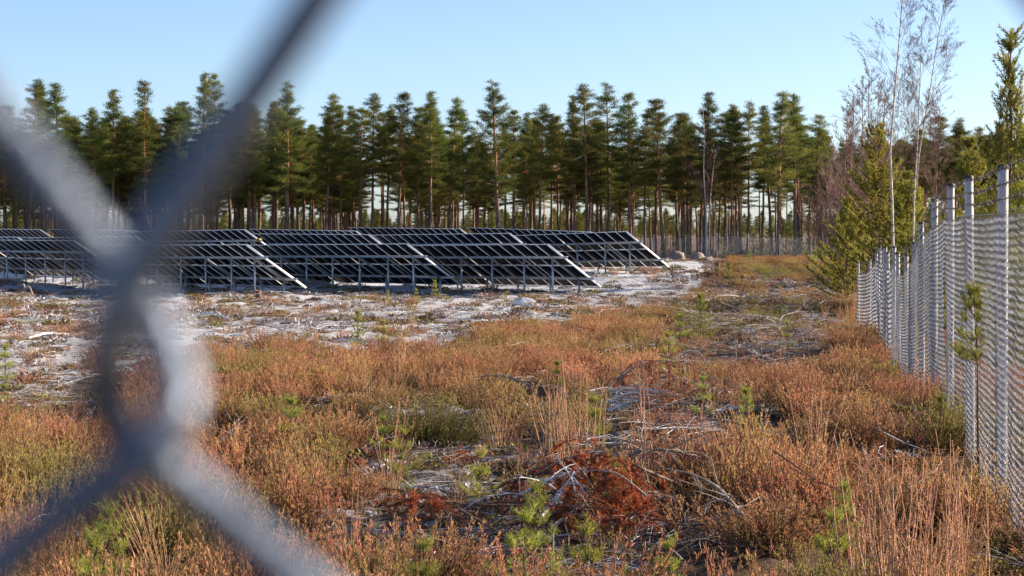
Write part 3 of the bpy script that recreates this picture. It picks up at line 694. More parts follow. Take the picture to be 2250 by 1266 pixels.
# ------------------------------------------------------------------ forest pines
rt = np.random.default_rng(2024)
def pine_meshes(seed, H=16.0, z0=.46, Rm=2.1, tilt=0.0, sparse=1.0, cone=False, trunk=.17):
    r = np.random.default_rng(seed); tb = MB(); cb = MB()
    zz = np.linspace(-.3, H, 14); wob = np.cumsum(r.normal(0, .035, (14, 2)), axis=0); wob -= wob[0]
    tp = np.stack([wob[:, 0]+tilt*zz*zz/H*.06, wob[:, 1], zz], 1)
    tb.tube(tp, np.interp(zz, [-.3, 0, 1, H*.6, H], [trunk*1.5, trunk*1.25, trunk, trunk*.62, .025]), 7, 0)
    def on(z): return np.array([np.interp(z, zz, tp[:, 0]), np.interp(z, zz, tp[:, 1]), z])
    zs = z0*H; lv = []; z = zs
    while z < H-.15: lv.append(z); z += r.uniform(.26, .48)
    PP = []; DD = []; LL = []
    for z in lv:
        t = (z-zs)/(H-zs)
        if cone: prof = (1-t)**.85*(.75+.25*min(1, t*4))+.06
        else: prof = (min(1, t*3+.55))*(1-t)**.72*1.12+.01
        nb = r.integers(4, 7) if t < .85 else 4
        a0 = r.uniform(0, 6.28)
        for k in range(nb):
            if r.uniform() > sparse: continue
            a = a0+k*6.283/nb+r.normal(0, .3); L = Rm*prof*r.uniform(.28, 1.34)
            el = np.interp(t, [0, .5, 1], [-.08, .18, .75])+r.normal(0, .20)
            p0 = on(z+r.normal(0, .13)); h = np.array([math.cos(a), math.sin(a), 0])
            s_ = np.linspace(0, 1, 5)[:, None]; curve = p0+h*L*s_*math.cos(el)+np.array([0, 0, 1])*(L*s_*math.sin(el)+.10*L*s_**2*(1 if t < .8 else 0))
            tb.tube(curve, np.linspace(.035*(1-t)+.012, .008, 5), 3, 0, False)
            nt_ = int(8+9*L); q = r.uniform(.30, 1.05, nt_)**.8
            c = p0+h*(L*q*math.cos(el))[:, None]+np.array([0, 0, 1])*((L*q*math.sin(el)+.10*L*q**2))[:, None]
            side = np.array([-h[1], h[0], 0]); c = c+side*(r.normal(0, .20, nt_)*L*.45*q)[:, None]
            c[:, 2] += r.uniform(-.02, .12, nt_)
            PP.append(c); DD.append(np.tile(h*.8+np.array([0, 0, .45]), (nt_, 1))); LL.append(np.full(nt_, 1.))
    # dead lower branches
    for i in range(r.integers(5, 12)):
        z = r.uniform(.18, z0)*H; a = r.uniform(0, 6.28); L = r.uniform(.4, 1.6); p0 = on(z); h = np.array([math.cos(a), math.sin(a), r.uniform(-.25, .25)])
        s_ = np.linspace(0, 1, 4)[:, None]; tb.tube(p0+h*L*s_+np.array([0, 0, -.15])*L*s_**2, np.linspace(.022, .006, 4), 3, 0, False)
    C = np.concatenate(PP); Dv = np.concatenate(DD); k = 12
    Pn = (C[:, None]+r.normal(0, 1, (len(C), k, 3))*np.array([.19, .19, .075])).reshape(-1, 3)
    Dn = np.repeat(Dv, k, 0)+r.normal(0, .75, (len(C)*k, 3))*np.array([1, 1, .6])
    cb.leaves(Pn, Dn, r.uniform(.10, .24, len(Pn)), r.uniform(.025, .055, len(Pn)), 0, r)
    return tb.mesh('trunk', [M['pine_bark']]), cb.mesh('crown', [M['pine_needle']])
KINDS = [pine_meshes(101, z0=.49, Rm=2.3), pine_meshes(102, z0=.46, Rm=2.5, tilt=.8), pine_meshes(103, z0=.50, Rm=2.3, sparse=.85),
         pine_meshes(104, z0=.52, Rm=2.0, tilt=-.9), pine_meshes(105, z0=.43, Rm=2.3, cone=True), pine_meshes(106, z0=.56, Rm=2.3, sparse=.7, trunk=.15),
         pine_meshes(107, z0=.36, Rm=3.2, cone=True, trunk=.24), pine_meshes(108, z0=.40, Rm=1.9, sparse=.7, cone=True, trunk=.13), pine_meshes(109, z0=.38, Rm=2.3),
         pine_meshes(110, z0=.52, Rm=2.6, tilt=.4, sparse=.85), pine_meshes(111, z0=.44, Rm=2.1, sparse=.8, tilt=1.2), pine_meshes(112, z0=.58, Rm=2.0, sparse=.8, trunk=.14),
         pine_meshes(113, z0=.47, Rm=3.0, sparse=.75), pine_meshes(114, z0=.50, Rm=1.9, cone=True, sparse=.85)]
ALT = {0: (0, 9, 12), 1: (1, 10), 2: (2, 13, 12), 3: (3, 10, 9), 4: (4, 13), 5: (5, 11), 6: (6,), 7: (7, 13), 8: (8, 4)}
def pine(X, D, H, kind, rz, label, group='pines of the forest behind the solar panels', w=1.0, name='pine_tree'):
    root = empty(name, (X, D, gz(X, D)), rz); s = H/16.0; root.scale = (s*w, s*w, s)
    root.rotation_euler = (rt.normal(0, .018), rt.normal(0, .018), rz); kind = int(rt.choice(ALT[kind])) if kind in ALT else kind
    tag(root, label, 'tree', group)
    link('trunk', KINDS[kind][0], root); link('crown', KINDS[kind][1], root)
    return root
# (photo x, top row, kind, depth, width)
FRONT = [(8,232,0,206,1),(62,180,0,204,1.05),(92,196,7,212,1.1),(135,190,4,202,1.25),(178,262,1,208,1),(212,242,3,203,.95),(250,204,4,207,1.15),(285,262,0,212,1),(320,177,7,200,1.15),
 (362,262,1,208,1),(402,230,0,204,1),(440,168,2,206,1.1),(478,162,5,209,.9),(520,232,4,212,1),(562,238,0,206,1),(600,222,1,210,1),(632,188,6,201,.95),
 (672,262,3,212,.9),(714,206,1,204,1.05),(752,236,4,210,.85),(790,238,2,206,1),(818,211,0,208,1),(850,238,3,213,1),(876,205,1,205,1),(918,236,0,210,1),
 (946,208,2,206,1.05),(985,214,3,209,1),(1022,246,5,212,.9),(1100,184,6,198,1),(1146,252,4,210,.85),(1184,234,0,206,1),(1228,256,1,212,.9),(1262,216,4,208,.85),
 (1292,192,0,204,1.1),(1336,186,5,207,1.15),(1386,205,1,205,1),(1416,246,3,212,.9),(1458,218,2,204,1.1),(1500,248,0,210,1),(1545,208,4,208,1.05),(1606,240,3,205,1),
 (1642,226,5,209,1),(1676,262,2,212,.9),(1709,202,1,200,1.15),(1746,214,4,206,1.25),(1796,252,5,208,1.05),(1826,296,3,214,.9),(1862,310,0,212,.9),(1925,300,4,210,.9),
 (2000,285,1,212,1),(2055,256,2,206,1),(2114,264,0,204,1.05),(2150,278,3,210,1),(2190,300,4,207,1),(2235,290,1,209,1),(2275,270,0,206,1),(-30,215,2,208,1)]
SPECIAL = {320: 'tall slender pine standing above its neighbours between the two upper wires', 632: 'broad dark pine right of the upper blurred wire',
 1100: 'lone tall conical pine with thick straight trunk at the middle of the forest edge', 1709: 'pine with long bare grey trunk in front of the forest, right of the birch',
 478: 'thin pale pine, tallest of the pair by the upper wire', 440: 'pine with ragged crown left of the thin pale pine', 135: 'wide conical pine near the left edge',
 62: 'tall pine with split crown nearest the left corner of the forest', 1746: 'bushy conical pine hugging the long bare trunk', 1292: 'first of the two high tops right of the lone conical pine', 1336: 'open thin crowned pine, second of the two high tops',
 818: 'pine with a yellowish crown above the rear panels', 1545: 'pointed pine directly behind the forest birch', 1796: 'short open pine beside the red shrubs'}
ORD = ['first','second','third','fourth','fifth','sixth','seventh','eighth','ninth','tenth','eleventh','twelfth','thirteenth','fourteenth','fifteenth']
marks = [(-100,'the left edge of the forest'),(320,'the tall slender pine'),(632,'the broad dark pine by the wire'),(1100,'the lone conical pine'),(1336,'the open high topped pine'),(1709,'the long bare trunk'),(2000,'the two large birches')]
cnt = {}
for (px, ty, k, D, w) in sorted(FRONT):
    X = (px-1125)/F*D; zg = gz(X, D); top = EYE+(HY-ty)*D/F; H = top-zg
    if px in SPECIAL: lab = SPECIAL[px]
    else:
        mk = [m for m in marks if m[0] < px][-1]; cnt[mk[1]] = cnt.get(mk[1], 0)+1
        lab = '%s pine of the front rank counting right from %s' % (ORD[cnt[mk[1]]-1], mk[1])
    pine(X, D, H, k, rt.uniform(0, 6.28), lab, w=w*16/H*1.0)
n = 0
while n < 235:
    D = rt.uniform(205, 262); px = rt.uniform(-150, 2400) if n < 200 else rt.uniform(-100, 760); X = (px-1125)/F*D
    H = rt.uniform(10.5, 16.6)+(D-206)*.02
    zg = gz(X, D); ty = HY-(zg+H-EYE)*F/D
    lim = np.interp(px, [0, 300, 560, 700, 1000, 1050, 1080, 1400, 1750, 1850, 2400], [212, 228, 230, 222, 228, 280, 240, 225, 232, 310, 280])
    if ty < lim: H -= (lim+rt.uniform(0, 20)-ty)*D/F
    n += 1
    k = int(rt.choice([0, 1, 2, 3, 5, 5, 2, 9, 10, 11, 12, 13, 8] if px > 780 else [8, 8, 4, 8, 1, 8, 9, 10, 12, 7]))
    pine(X, D, H, k, rt.uniform(0, 6.28), *[('inner forest pine %s' % q, 'inner forest pines %s' % q) for q in ['behind the front rank, left of the broad dark pine' if px < 632 else 'between the broad dark pine and the lone conical pine' if px < 1100 else 'between the lone conical pine and the white birch' if px < 1549 else 'right of the white forest birch']][0], w=rt.uniform(.85, 1.35))
print('trees ok')

# far forest beyond the gap
def joined(k):
    t, c = KINDS[k]; b = bpy.data.meshes.new('forest_sprig')
    def arr(me):
        v = np.empty(len(me.vertices)*3, np.float32); me.vertices.foreach_get('co', v); v = v.reshape(-1, 3)
        li = np.empty(len(me.loops), np.int32); me.loops.foreach_get('vertex_index', li); ls = np.empty(len(me.polygons), np.int32); me.polygons.foreach_get('loop_total', ls); return v, li, ls
    mb = MB()
    for me, mi in ((t, 0), (c, 1)):
        v, li, ls = arr(me); st = np.concatenate([[0], np.cumsum(ls)[:-1]])
        q = ls == 4; f4 = li[(st[q][:, None]+np.arange(4))] if q.any() else np.zeros((0, 4), int)
        q3 = ls == 3; f3 = li[(st[q3][:, None]+np.arange(3))] if q3.any() else np.zeros((0, 3), int)
        n0 = mb.n; mb.v.append(v.astype(float)); mb.n += len(v)
        mb.f4.append(f4+n0); mb.m4.append(np.full(len(f4), mi)); mb.f3.append(f3+n0); mb.m3.append(np.full(len(f3), mi))
    return mb.mesh('forest_sprig', [M['pine_bark'], M['pine_needle']])
n = 190; D = rt.uniform(255, 325, n); X = D*rt.uniform(-.33, .33, n); s_ = rt.uniform(.80, 1.05, n)
scatter('forest_back_ranks', [joined(1), joined(5), joined(10), joined(11), joined(12)], np.stack([X, D, ground(X, D)], 1), np.stack([rt.normal(0, .02, n), rt.normal(0, .02, n), rt.uniform(0, 6.28, n)], 1),
        np.stack([s_*1.1, s_*1.1, s_], 1), rt.integers(0, 5, n), np.zeros(n), 'dark back ranks of pine trunks deep inside the forest', 'forest')
n = 900; D = rt.uniform(335, 560, n); X = D*rt.uniform(-.34, .34, n); s_ = rt.uniform(.22, .42, n)*(D/330)**.8
scatter('far_forest', [joined(4), joined(8), joined(0)], np.stack([X, D, ground(X, D)], 1), np.stack([np.zeros(n), np.zeros(n), rt.uniform(0, 6.28, n)], 1),
        np.stack([s_*1.25, s_*1.25, s_], 1), rt.integers(0, 3, n), np.zeros(n), 'far low belt of forest seen between the pine trunks', 'forest')

# ------------------------------------------------------------------ bottlebrush pines: young trees and seedlings
def brush_pine(seed, H, Rm, nl, shoot, needle, wood, dens=55, nw=.005, z0=.06, up=.9, mats=('seed_needle', 'bark_rough'), trunk=.05, second=True):
    r = np.random.default_rng(seed); tb = MB(); cb = MB()
    zz = np.linspace(-.1, H, 9); wob = np.cumsum(r.normal(0, .006*H, (9, 2)), axis=0); wob -= wob[0]; tp = np.stack([wob[:, 0], wob[:, 1], zz], 1)
    tb.tube(tp, np.linspace(trunk, max(.003, trunk*.12), 9), 7, 0)
    def on(z): return np.array([np.interp(z, zz, tp[:, 0]), np.interp(z, zz, tp[:, 1]), z])
    SA = []; SB = []
    SA.append(on(H-shoot*1.1)); SB.append(on(H))
    for i, z in enumerate(np.linspace(z0*H, H*.95, nl)):
        t = (z/H-z0)/(1-z0); z += r.normal(0, .01*H)
        nb = r.integers(4, 7); a0 = r.uniform(0, 6.28)
        for k in range(nb):
            a = a0+k*6.283/nb+r.normal(0, .25); L = Rm*(1-t)**.75*r.uniform(.6, 1.15)+shoot*.7
            h = np.array([math.cos(a), math.sin(a), 0]); el0 = .25+.5*t; p = on(min(z, H)); pts = [p]; nseg = max(2, int(L/shoot)+1); d_ = L/nseg
            for q in range(nseg):
                el = el0+up*(q+1)/nseg*(.55+.4*t); p = p+(h*math.cos(el)+np.array([0, 0, math.sin(el)]))*d_; pts.append(p)
            pts = np.array(pts); tb.tube(pts, np.linspace(max(.0035, trunk*.30*(1-t)), .0025, len(pts)), 3, 0, False)
            for q in range(len(pts)-1):
                if q >= (len(pts)-1)*.25: SA.append(pts[q]); SB.append(pts[q+1])
                if second and q >= 1:
                    for sgn in (-1, 1):
                        if r.uniform() < .8:
                            dd = pts[q+1]-pts[q]; dd = dd/np.linalg.norm(dd); sd_ = np.array([-h[1], h[0], .25])*sgn
                            e = pts[q]+(dd*.8+sd_*.75+np.array([0, 0, .3]))*shoot*r.uniform(.5, 1.0); SA.append(pts[q]); SB.append(e)
                            tb.segs([pts[q]], [e], .003, .0015, 0)
    A = np.array(SA); B = np.array(SB); n = len(A); k = dens
    t = r.uniform(.05, 1.0, (n, k, 1)); P_ = (A[:, None]+(B-A)[:, None]*t).reshape(-1, 3)
    ax = (B-A)/(np.linalg.norm(B-A, axis=1)[:, None]+1e-9); ax = np.repeat(ax, k, 0)
    rv = r.normal(0, 1, P_.shape); rv -= ax*(rv*ax).sum(1)[:, None]; rv /= np.linalg.norm(rv, axis=1)[:, None]
    cb.blades(P_, ax*.75+rv*.8, r.uniform(.7, 1.1, len(P_))*needle, nw, 0, r)
    return tb.mesh('trunk', [M[mats[1]]]), cb.mesh('crown', [M[mats[0]]])
SEED = [brush_pine(201, .50, .16, 4, .10, .045, 0, 36, .0042, .1, trunk=.009), brush_pine(202, .62, .20, 5, .12, .05, 0, 34, .0045, .1, trunk=.010),
        brush_pine(203, .42, .20, 3, .11, .05, 0, 38, .0045, .12, trunk=.008), brush_pine(204, .9, .30, 6, .14, .05, 0, 36, .006, .08, trunk=.013)]
def seedling(px, py, hpx, k, label, group='pine seedlings among the heather', D=None, w=1.0):
    if D is None: X, D = at(px, py, .16); hpx = hpx+.16*F/D
    else: X = (px-1125)/F*D
    h0 = (.50, .62, .42, .9)[k]; s = hpx*D/F/h0
    root = empty('pine_seedling', (X, D, gz(X, D)), rt.uniform(0, 6.28), s); root.scale = (s*w, s*w, s)
    tag(root, label, 'seedling', group); link('trunk', SEED[k][0], root); link('crown', SEED[k][1], root)
for a in [(640,965,85,0,'yellow green pine seedling in the russet heather right of the wires'),(785,760,60,1,'pine seedling at the edge of the frosted clearing, left one of the pair'),
 (842,775,55,0,'low pine seedling beside the taller one at the edge of the frost'),(1540,745,85,3,'bright young pine standing alone in the brushwood right of the middle'),(1495,765,60,0,'duller pine seedling left of the bright young pine'),
 (1470,815,70,1,'pine seedling behind the arching bare branch'),(885,1005,45,2,'small pine seedling on the frosted strip below the green heather'),(880,1035,30,2,'tiny pine seedling in front of the frosted strip'),
 (1055,1075,50,2,'pine seedling left of the dark hollow'),(1175,1180,115,1,'fresh green pine seedling in front of the dark hollow'),(1150,1215,90,2,'spreading pine seedling at the left rim of the hollow'),
 (1350,1120,95,1,'pine seedling in front of the rusty branches'),(1385,1090,60,0,'pine seedling half hidden by rusty needles'),(1640,955,65,1,'light green pine seedling below the fallen white stem'),
 (1665,990,55,0,'low pine seedling just right of the light green one'),(2065,955,70,1,'pine seedling close to the fence foot'),(1850,1150,85,1,'pine seedling behind the tall birch shoots'),
 (1830,1215,90,2,'wide pine seedling at the foot of the birch shoots'),(1306,935,45,2,'dark green seedling right of the straw coloured shoots'),(240,1255,150,1,'bright pine seedling below the wire crossing'),
 (205,1290,110,2,'pine seedling at the bottom edge left of the crossing'),(12,840,55,0,'yellow pine seedling at the left edge of the photo'),(8,890,40,2,'low seedling under the one at the left edge'),(843,955,32,2,'small seedling left of the green heather'),
 (1290,1240,80,2,'seedling at the bottom right of the cut log'),(1465,1225,50,2,'seedling between the log and the pale arching branch'),(1545,900,50,0,'seedling in the shade below the long white stem'),
 (1225,860,55,0,'seedling behind the straw coloured shoots'),(930,1290,70,2,'seedling at the bottom edge below the frost'),(1730,760,40,0,'seedling on the brushwood slope'),(1600,625,35,1,'seedling on the slope near the pale stump'),
 (1790,600,38,1,'seedling on the rise near the far fence'),(1645,575,22,1,'seedling just before the far fence'),(2010,790,60,1,'seedling pushing up at the fence, right of the dip'),(1955,760,40,0,'seedling at the fence foot by the dip'),
 (1112,672,22,0,'small seedling beside the pale boulder'),(852,662,20,1,'seedling in front of the middle solar table'),(915,665,24,0,'seedling by the last tall post of the middle table'),(955,655,26,1,'seedling right of the last tall post')]:
    seedling(*a)
# young pines along the far fence
YL = ['left of the split boulder','on top of the split boulder','between the two boulder groups','right of the flat pale boulder','behind the heather mound']
for i, (px, h, D) in enumerate([(1462,38,203),(1487,26,197.5),(1505,44,205),(1585,36,203),(1600,28,199),(1625,40,206),(1655,50,204),(1672,44,208),(1690,56,205),(1735,58,204),(1756,50,207),(1775,36,200),(1480,30,207),(1560,26,204),(1790,60,207),(1815,50,204)]):
    seedling(px, 0, h, 3, '%s young pine, counting from the left, in the row behind the far fence' % ORD[i] if i < 15 else 'last young pine at the right of the row behind the far fence', 'young pines behind the far fence', D, 1.25)

# larger young pines at the right
def near_pine(px, D, H, args, label, w=1.0, dz=0.0, rz=0.0):
    X = (px-1125)/F*D; t, c = brush_pine(*args[0], **args[1]); root = empty('young_pine', (X, D, gz(X, D)+dz), rz); tag(root, label, 'tree')
    link('trunk', t, root); link('crown', c, root); return root
KW = dict(mats=('pine_needle_near', 'pine_bark'))
near_pine(1935, 80, 6, ((301, 7.5, 2.8, 30, .30, .09, 0, 36), dict(nw=.036, up=.6, z0=.05, trunk=.09, **KW)), 'bushy young pine in front of the birches, behind the dip of the fence')
near_pine(1862, 86, 4, ((302, 4.2, 2.1, 20, .28, .085, 0, 36), dict(nw=.036, up=.7, z0=.04, trunk=.07, **KW)), 'low spreading pine leaning out beside the end of the fence')
near_pine(2005, 78, 4.6, ((303, 5.6, 2.1, 24, .26, .08, 0, 46), dict(nw=.034, up=.6, z0=.05, trunk=.07, **KW)), 'young pine right of the two birches over the fence')
near_pine(2214, 26, 5.2, ((304, 4.95, 1.0, 17, .30, .06, 0, 64), dict(nw=.012, z0=.18, up=1.7, second=True, trunk=.055, **KW)), 'tall young pine rising over the nearest fence posts at the right edge')
near_pine(2125, 44, 4.8, ((305, 4.9, 1.3, 20, .24, .07, 0, 46), dict(nw=.020, z0=.08, trunk=.07, **KW)), 'young pine behind the fence left of the tall one')
near_pine(2180, 30, 3.2, ((306, 3.1, 1.0, 15, .22, .065, 0, 50), dict(nw=.016, z0=.08, trunk=.05, **KW)), 'bushy pine behind the mesh below the tall young pine')
near_pine(2265, 23, 3.2, ((307, 3.0, .9, 15, .22, .065, 0, 50), dict(nw=.014, z0=.08, trunk=.05, **KW)), 'pine behind the mesh cut by the right edge')
near_pine(2300, 30, 4.2, ((310, 4.2, 1.2, 16, .24, .065, 0, 46), dict(nw=.016, z0=.08, trunk=.05, **KW)), 'pine just outside the right edge behind the fence')
near_pine(2155, 15.4, 1.7, ((308, 1.72, .20, 5, .12, .045, 0, 44), dict(nw=.006, z0=.68, trunk=.014)), 'slim yellow green pine growing up against the mesh by the second post', dz=-.1)
near_pine(2060, 50, 3.0, ((309, 3.4, 1.0, 16, .22, .065, 0, 44), dict(nw=.020, z0=.06, trunk=.06, **KW)), 'pine crown showing between fence and birches')

# ------------------------------------------------------------------ birches and shrubs
def limbs(r, b, p, d, L, rad, depth, mi, segs=5, up=.25, spread=.6, nb=5, tw=None, minr=.004):
    pts = [p]; dd = d/np.linalg.norm(d)
    for k in range(segs):
        dd = dd+r.normal(0, .07, 3)+np.array([0, 0, up])*.12; dd /= np.linalg.norm(dd); p = p+dd*L/segs; pts.append(p)
    pts = np.array(pts); b.tube(pts, np.linspace(rad, max(minr, rad*.25), len(pts)), 5 if rad > .03 else 3, mi[0] if depth == mi[2] else mi[1], False)
    if depth <= 0: return
    for k in range(nb):
        t = r.uniform(.2, .98); i = min(int(t*segs), segs-1); q = pts[i]+(pts[i+1]-pts[i])*(t*segs-i)
        ax = pts[i+1]-pts[i]; ax /= np.linalg.norm(ax); s = r.normal(0, 1, 3); s -= ax*np.dot(s, ax); s /= np.linalg.norm(s)
        limbs(r, b, q, ax*math.cos(spread)+s*math.sin(spread)*r.uniform(.7, 1.3), L*r.uniform(.28, .5)*(1.1-t*.6), max(minr, rad*.35*(1-t*.5)), depth-1, mi, 4, up, spread, nb, None, minr)
def birch(px, D, path, H, label, seed, rad=.09, nb=36, mat1='birch_bark', mat2='birch_twig', group=None, minr=.0035, spread=.55, name='birch_tree'):
    """path: (photo x, photo y) of the stem"""
    r = np.random.default_rng(seed); X = (px-1125)/F*D; z = gz(X, D); root = empty(name, (X, D, z)); tag(root, label, 'tree', group)
    pts = np.array([((x-px)/F*D, r.normal(0, .05), EYE+(HY-y)*D/F-z) for x, y in path]); pts[0, 2] = -.2
    n = 14; tt = np.linspace(0, 1, n); src = np.linspace(0, 1, len(pts)); P_ = np.stack([np.interp(tt, src, pts[:, k]) for k in range(3)], 1)
    b = MB(); b.tube(P_, np.linspace(rad, .014, n), 7, 0); link('trunk', b.mesh('trunk', [M[mat1]]), root)
    b = MB()
    for k in range(nb):
        t = r.uniform(.22, .99); i = min(int(t*(n-1)), n-2); q = P_[i]+(P_[i+1]-P_[i])*(t*(n-1)-i); a = r.uniform(0, 6.28)
        L = H*.27*(1.15-t)*r.uniform(.6, 1.2)+.3
        limbs(r, b, q, np.array([math.cos(a)*.75, math.sin(a)*.75, .95]), L, max(minr*1.6, rad*.22*(1-t*.7)), 2, (0, 1, 9), 6, .3, spread, 8, None, minr)
    link('crown', b.mesh('crown', [M[mat2], M[mat2]]), root)
birch(1966, 74, [(1966,585),(1960,430),(1956,330),(1970,150),(1982,10),(1985,-90)], 12, 'tallest bare birch with white trunk rising out of the top of the photo', 401, .052, 54)
birch(2003, 76, [(2003,585),(2008,430),(2014,330),(2022,180),(2024,60)], 9, 'thin straight birch stem between its two neighbours', 402, .034, 34)
birch(1996, 78, [(2002,590),(2010,450),(2020,330),(2045,190),(2062,80),(2075,10)], 10, 'birch leaning right with wide bare twigs', 403, .04, 46)
birch(1549, 198, [(1552,572),(1552,470),(1546,380),(1548,300),(1545,240)], 14, 'white birch standing at the forest edge behind the far fence', 404, .09, 26, minr=.009)
birch(1560, 201, [(1558,560),(1560,450),(1566,380),(1572,330)], 10, 'thin birch stem just right of the white forest birch', 405, .06, 14, minr=.009)
for i, (px, D, top, w) in enumerate([(1872,118,205,0),(1893,122,165,0),(1905,116,150,0),(1926,120,180,0),(1940,125,200,0),(1858,126,250,0),(2060,118,235,0)]):
    birch(px, D, [(px,560),(px-4,420),(px+2,300),(px+4,top)], 9, ['slender bare birch over the red shrub, first from the left of its row','slender bare birch, second of the row left of the tallest birch',
      'slender bare birch, third and highest of the row over the red shrub','slender bare birch, fourth of the row over the red shrub','slender bare birch nearest to the tallest birch','short bare birch at the left end of the row by the forest','slender birch right of the leaning birch'][i],
      410+i, .045, 30, 'red_twig', 'red_twig', 'slender bare birches behind the young pine', .0055)
def shrub(px, D, H, W, label, seed, m='red_twig', n=16, minr=.006):
    r = np.random.default_rng(seed); X = (px-1125)/F*D; root = empty('shrub', (X, D, gz(X, D))); tag(root, label, 'shrub')
    for k in range(n):
        b = MB(); a = r.uniform(0, 6.28); sp = r.uniform(.02, .28)*W/2
        limbs(r, b, np.array([math.cos(a)*.2*r.uniform(), math.sin(a)*.2*r.uniform(), -.1]), np.array([math.cos(a)*sp, math.sin(a)*sp, 1.]), H*r.uniform(.6, 1.05), .028, 2, (0, 0, 9), 8, .2, .45, 9, None, minr)
        link('stem', b.mesh('stem', [M[m]]), root)
shrub(1812, 150, 7.5, 3, 'pale twiggy shrub between the forest and the young pine', 430, 'birch_twig', 12, .010)
shrub(1852, 128, 7.0, 3, 'pinkish bare shrub left of the slender birches', 431, 'red_twig', 18, .010)
shrub(1890, 112, 7.6, 2, 'red twigged shrub in front of the slender birches', 432, 'red_twig', 20, .009)
shrub(2045, 105, 5.8, 3, 'dark red shrub behind the leaning birch', 433, 'birch_twig', 16, .009)
shrub(2075, 112, 5.6, 3, 'dark shrub right of the dark red one', 434, 'birch_twig', 14, .009)

# birch shoots in the heather
def shoots(px, py, hpx, n, label, seed, spread=.35, D=None, side=0.0):
    X, Dd = at(px, py, .12) if D is None else ((px-1125)/F*D, D); r = np.random.default_rng(seed); H = hpx*Dd/F+.12
    root = empty('birch_shoots', (X, Dd, gz(X, Dd))); tag(root, label, 'shoots', 'bundles of bare birch shoots')
    for k in range(n):
        b = MB(); a = r.uniform(0, 6.28); s = r.uniform(.05, 1)*spread; L = H*r.uniform(.55, 1.05)
        p = np.array([math.cos(a)*.06*r.uniform(0, 2), math.sin(a)*.06*r.uniform(0, 2), -.05]); d = np.array([math.cos(a)*s+side, math.sin(a)*s, 1.]); d /= np.linalg.norm(d)
        pts = [p]
        for q in range(7): d = d+r.normal(0, .035, 3)+np.array([0, 0, .03]); d /= np.linalg.norm(d); pts.append(pts[-1]+d*L/7)
        pts = np.array(pts); b.tube(pts, np.linspace(.0042, .0014, 8), 4, 0, False)
        for q in range(r.integers(3, 9)):
            i = r.integers(2, 7); dd = (pts[i+1]-pts[i]) if i < 7 else d; dd = dd/np.linalg.norm(dd)+r.normal(0, .45, 3); dd /= np.linalg.norm(dd)
            b.segs([pts[i]], [pts[i]+dd*L*r.uniform(.08, .22)], .0018, .0009, 0)
        link('stem', b.mesh('stem', [M['sapling']]), root)
for i, a in enumerate([(1235,1000,215,14,'straw coloured bundle of birch shoots at the middle, left of the brush pile',.28),(1250,985,260,3,'tall thin shoots rising from the straw coloured bundle',.12),
 (1415,1010,300,6,'reddish shoots crossing the white brush pile',.12),(1975,1290,390,30,'largest bundle of orange shoots at the bottom right',.30),(2060,1280,360,18,'orange shoots right of the largest bundle',.25),
 (1890,1270,330,14,'orange shoots left of the largest bundle',.30),(2130,1260,380,9,'tall shoots nearest the fence at the bottom right',.15),(1790,1010,210,10,'fan of shoots above the pine seedling on the right',.35),(875,840,130,12,'pale shoots behind the green heather',.15),
 (1870,700,110,16,'pale stalks beside the end of the fence',.25),(850,1010,200,5,'thin reddish shoots left of the green heather',.25),(1600,1260,140,8,'short shoots at the bottom right of the pale branch',.3),(1300,1000,200,7,'fine shoots next to the dark green seedling',.2),
 (1700,840,140,8,'thin shoots on the brushwood slope',.2),(2010,900,170,8,'shoots in front of the fence mesh',.25),(1225,740,110,2,'two thin shoots at the upper edge of the heather',.08),(90,940,90,8,'dark shoots at the left edge of the heather',.4),(1530,1000,160,7,'shoots in the shade right of the brush pile',.25)]):
    shoots(*a[:5], 500+i, a[5])

# ------------------------------------------------------------------ boulders, stumps, logs, branches
def boulder(px, py, wpx, hpx, label, seed, m='rock', ang=.0, flat=1.0, D=None, depth=.8):
    X, Dd = at(px, py) if D is None else ((px-1125)/F*D, D); W = wpx*Dd/F/2; H = hpx*Dd/F
    r = np.random.default_rng(seed); nu, nv = 36, 22; u = np.linspace(0, 2*math.pi, nu, endpoint=False); v = np.linspace(0.02, math.pi*.62, nv)
    U, Vv = np.meshgrid(u, v); d = np.stack([np.sin(Vv)*np.cos(U), np.sin(Vv)*np.sin(U), np.cos(Vv)], -1)
    rad = np.ones(U.shape)
    for k in range(9):      # planes that cut facets
        nn = r.normal(0, 1, 3); nn[2] = abs(nn[2])*.8; nn /= np.linalg.norm(nn); c = r.uniform(*((.72, .95) if seed in (61, 62) else (.6, .9))); dp = (d*nn).sum(-1); rad = np.where(dp > .05, np.minimum(rad, c/np.maximum(dp, .05)), rad)
    rad = rad*(1+.10*(fbm(d[..., 0]*2+seed, d[..., 1]*2+d[..., 2]*2, seed, 4)-.5)*2)
    P_ = d*rad[..., None]*np.array([W, W*depth, H]); P_ = P_.reshape(-1, 3)
    P_[:, 2] -= .05*H
    i = np.arange(nv-1)[:, None]*nu; j = np.arange(nu)[None]; Q = np.stack([i+j, i+nu+j, i+nu+(j+1) % nu, i+(j+1) % nu], -1).reshape(-1, 4)
    b = MB(); b.quads(P_, Q, 0); b.tris(np.vstack([P_[:nu], [[0, 0, P_[:nu, 2].mean()]]]), [(a, (a+1) % nu, nu) for a in range(nu)])
    me = b.mesh('boulder', [M[m]], False); o = link('boulder', me, None, (X, Dd, gz(X, Dd)-.03)); o.rotation_euler = (0, 0, ang); tag(o, label, 'boulder')
boulder(1152, 676, 62, 25, 'pale rounded boulder rimed with frost in front of the nearest solar tables', 61, 'rock_frost')
boulder(1176, 679, 50, 11, 'low flat slab at the foot of the pale rounded boulder', 62, 'rock_frost')
boulder(1487, 0, 50, 19, 'large brown boulder left of the second far fence post', 63, 'rock', D=190)
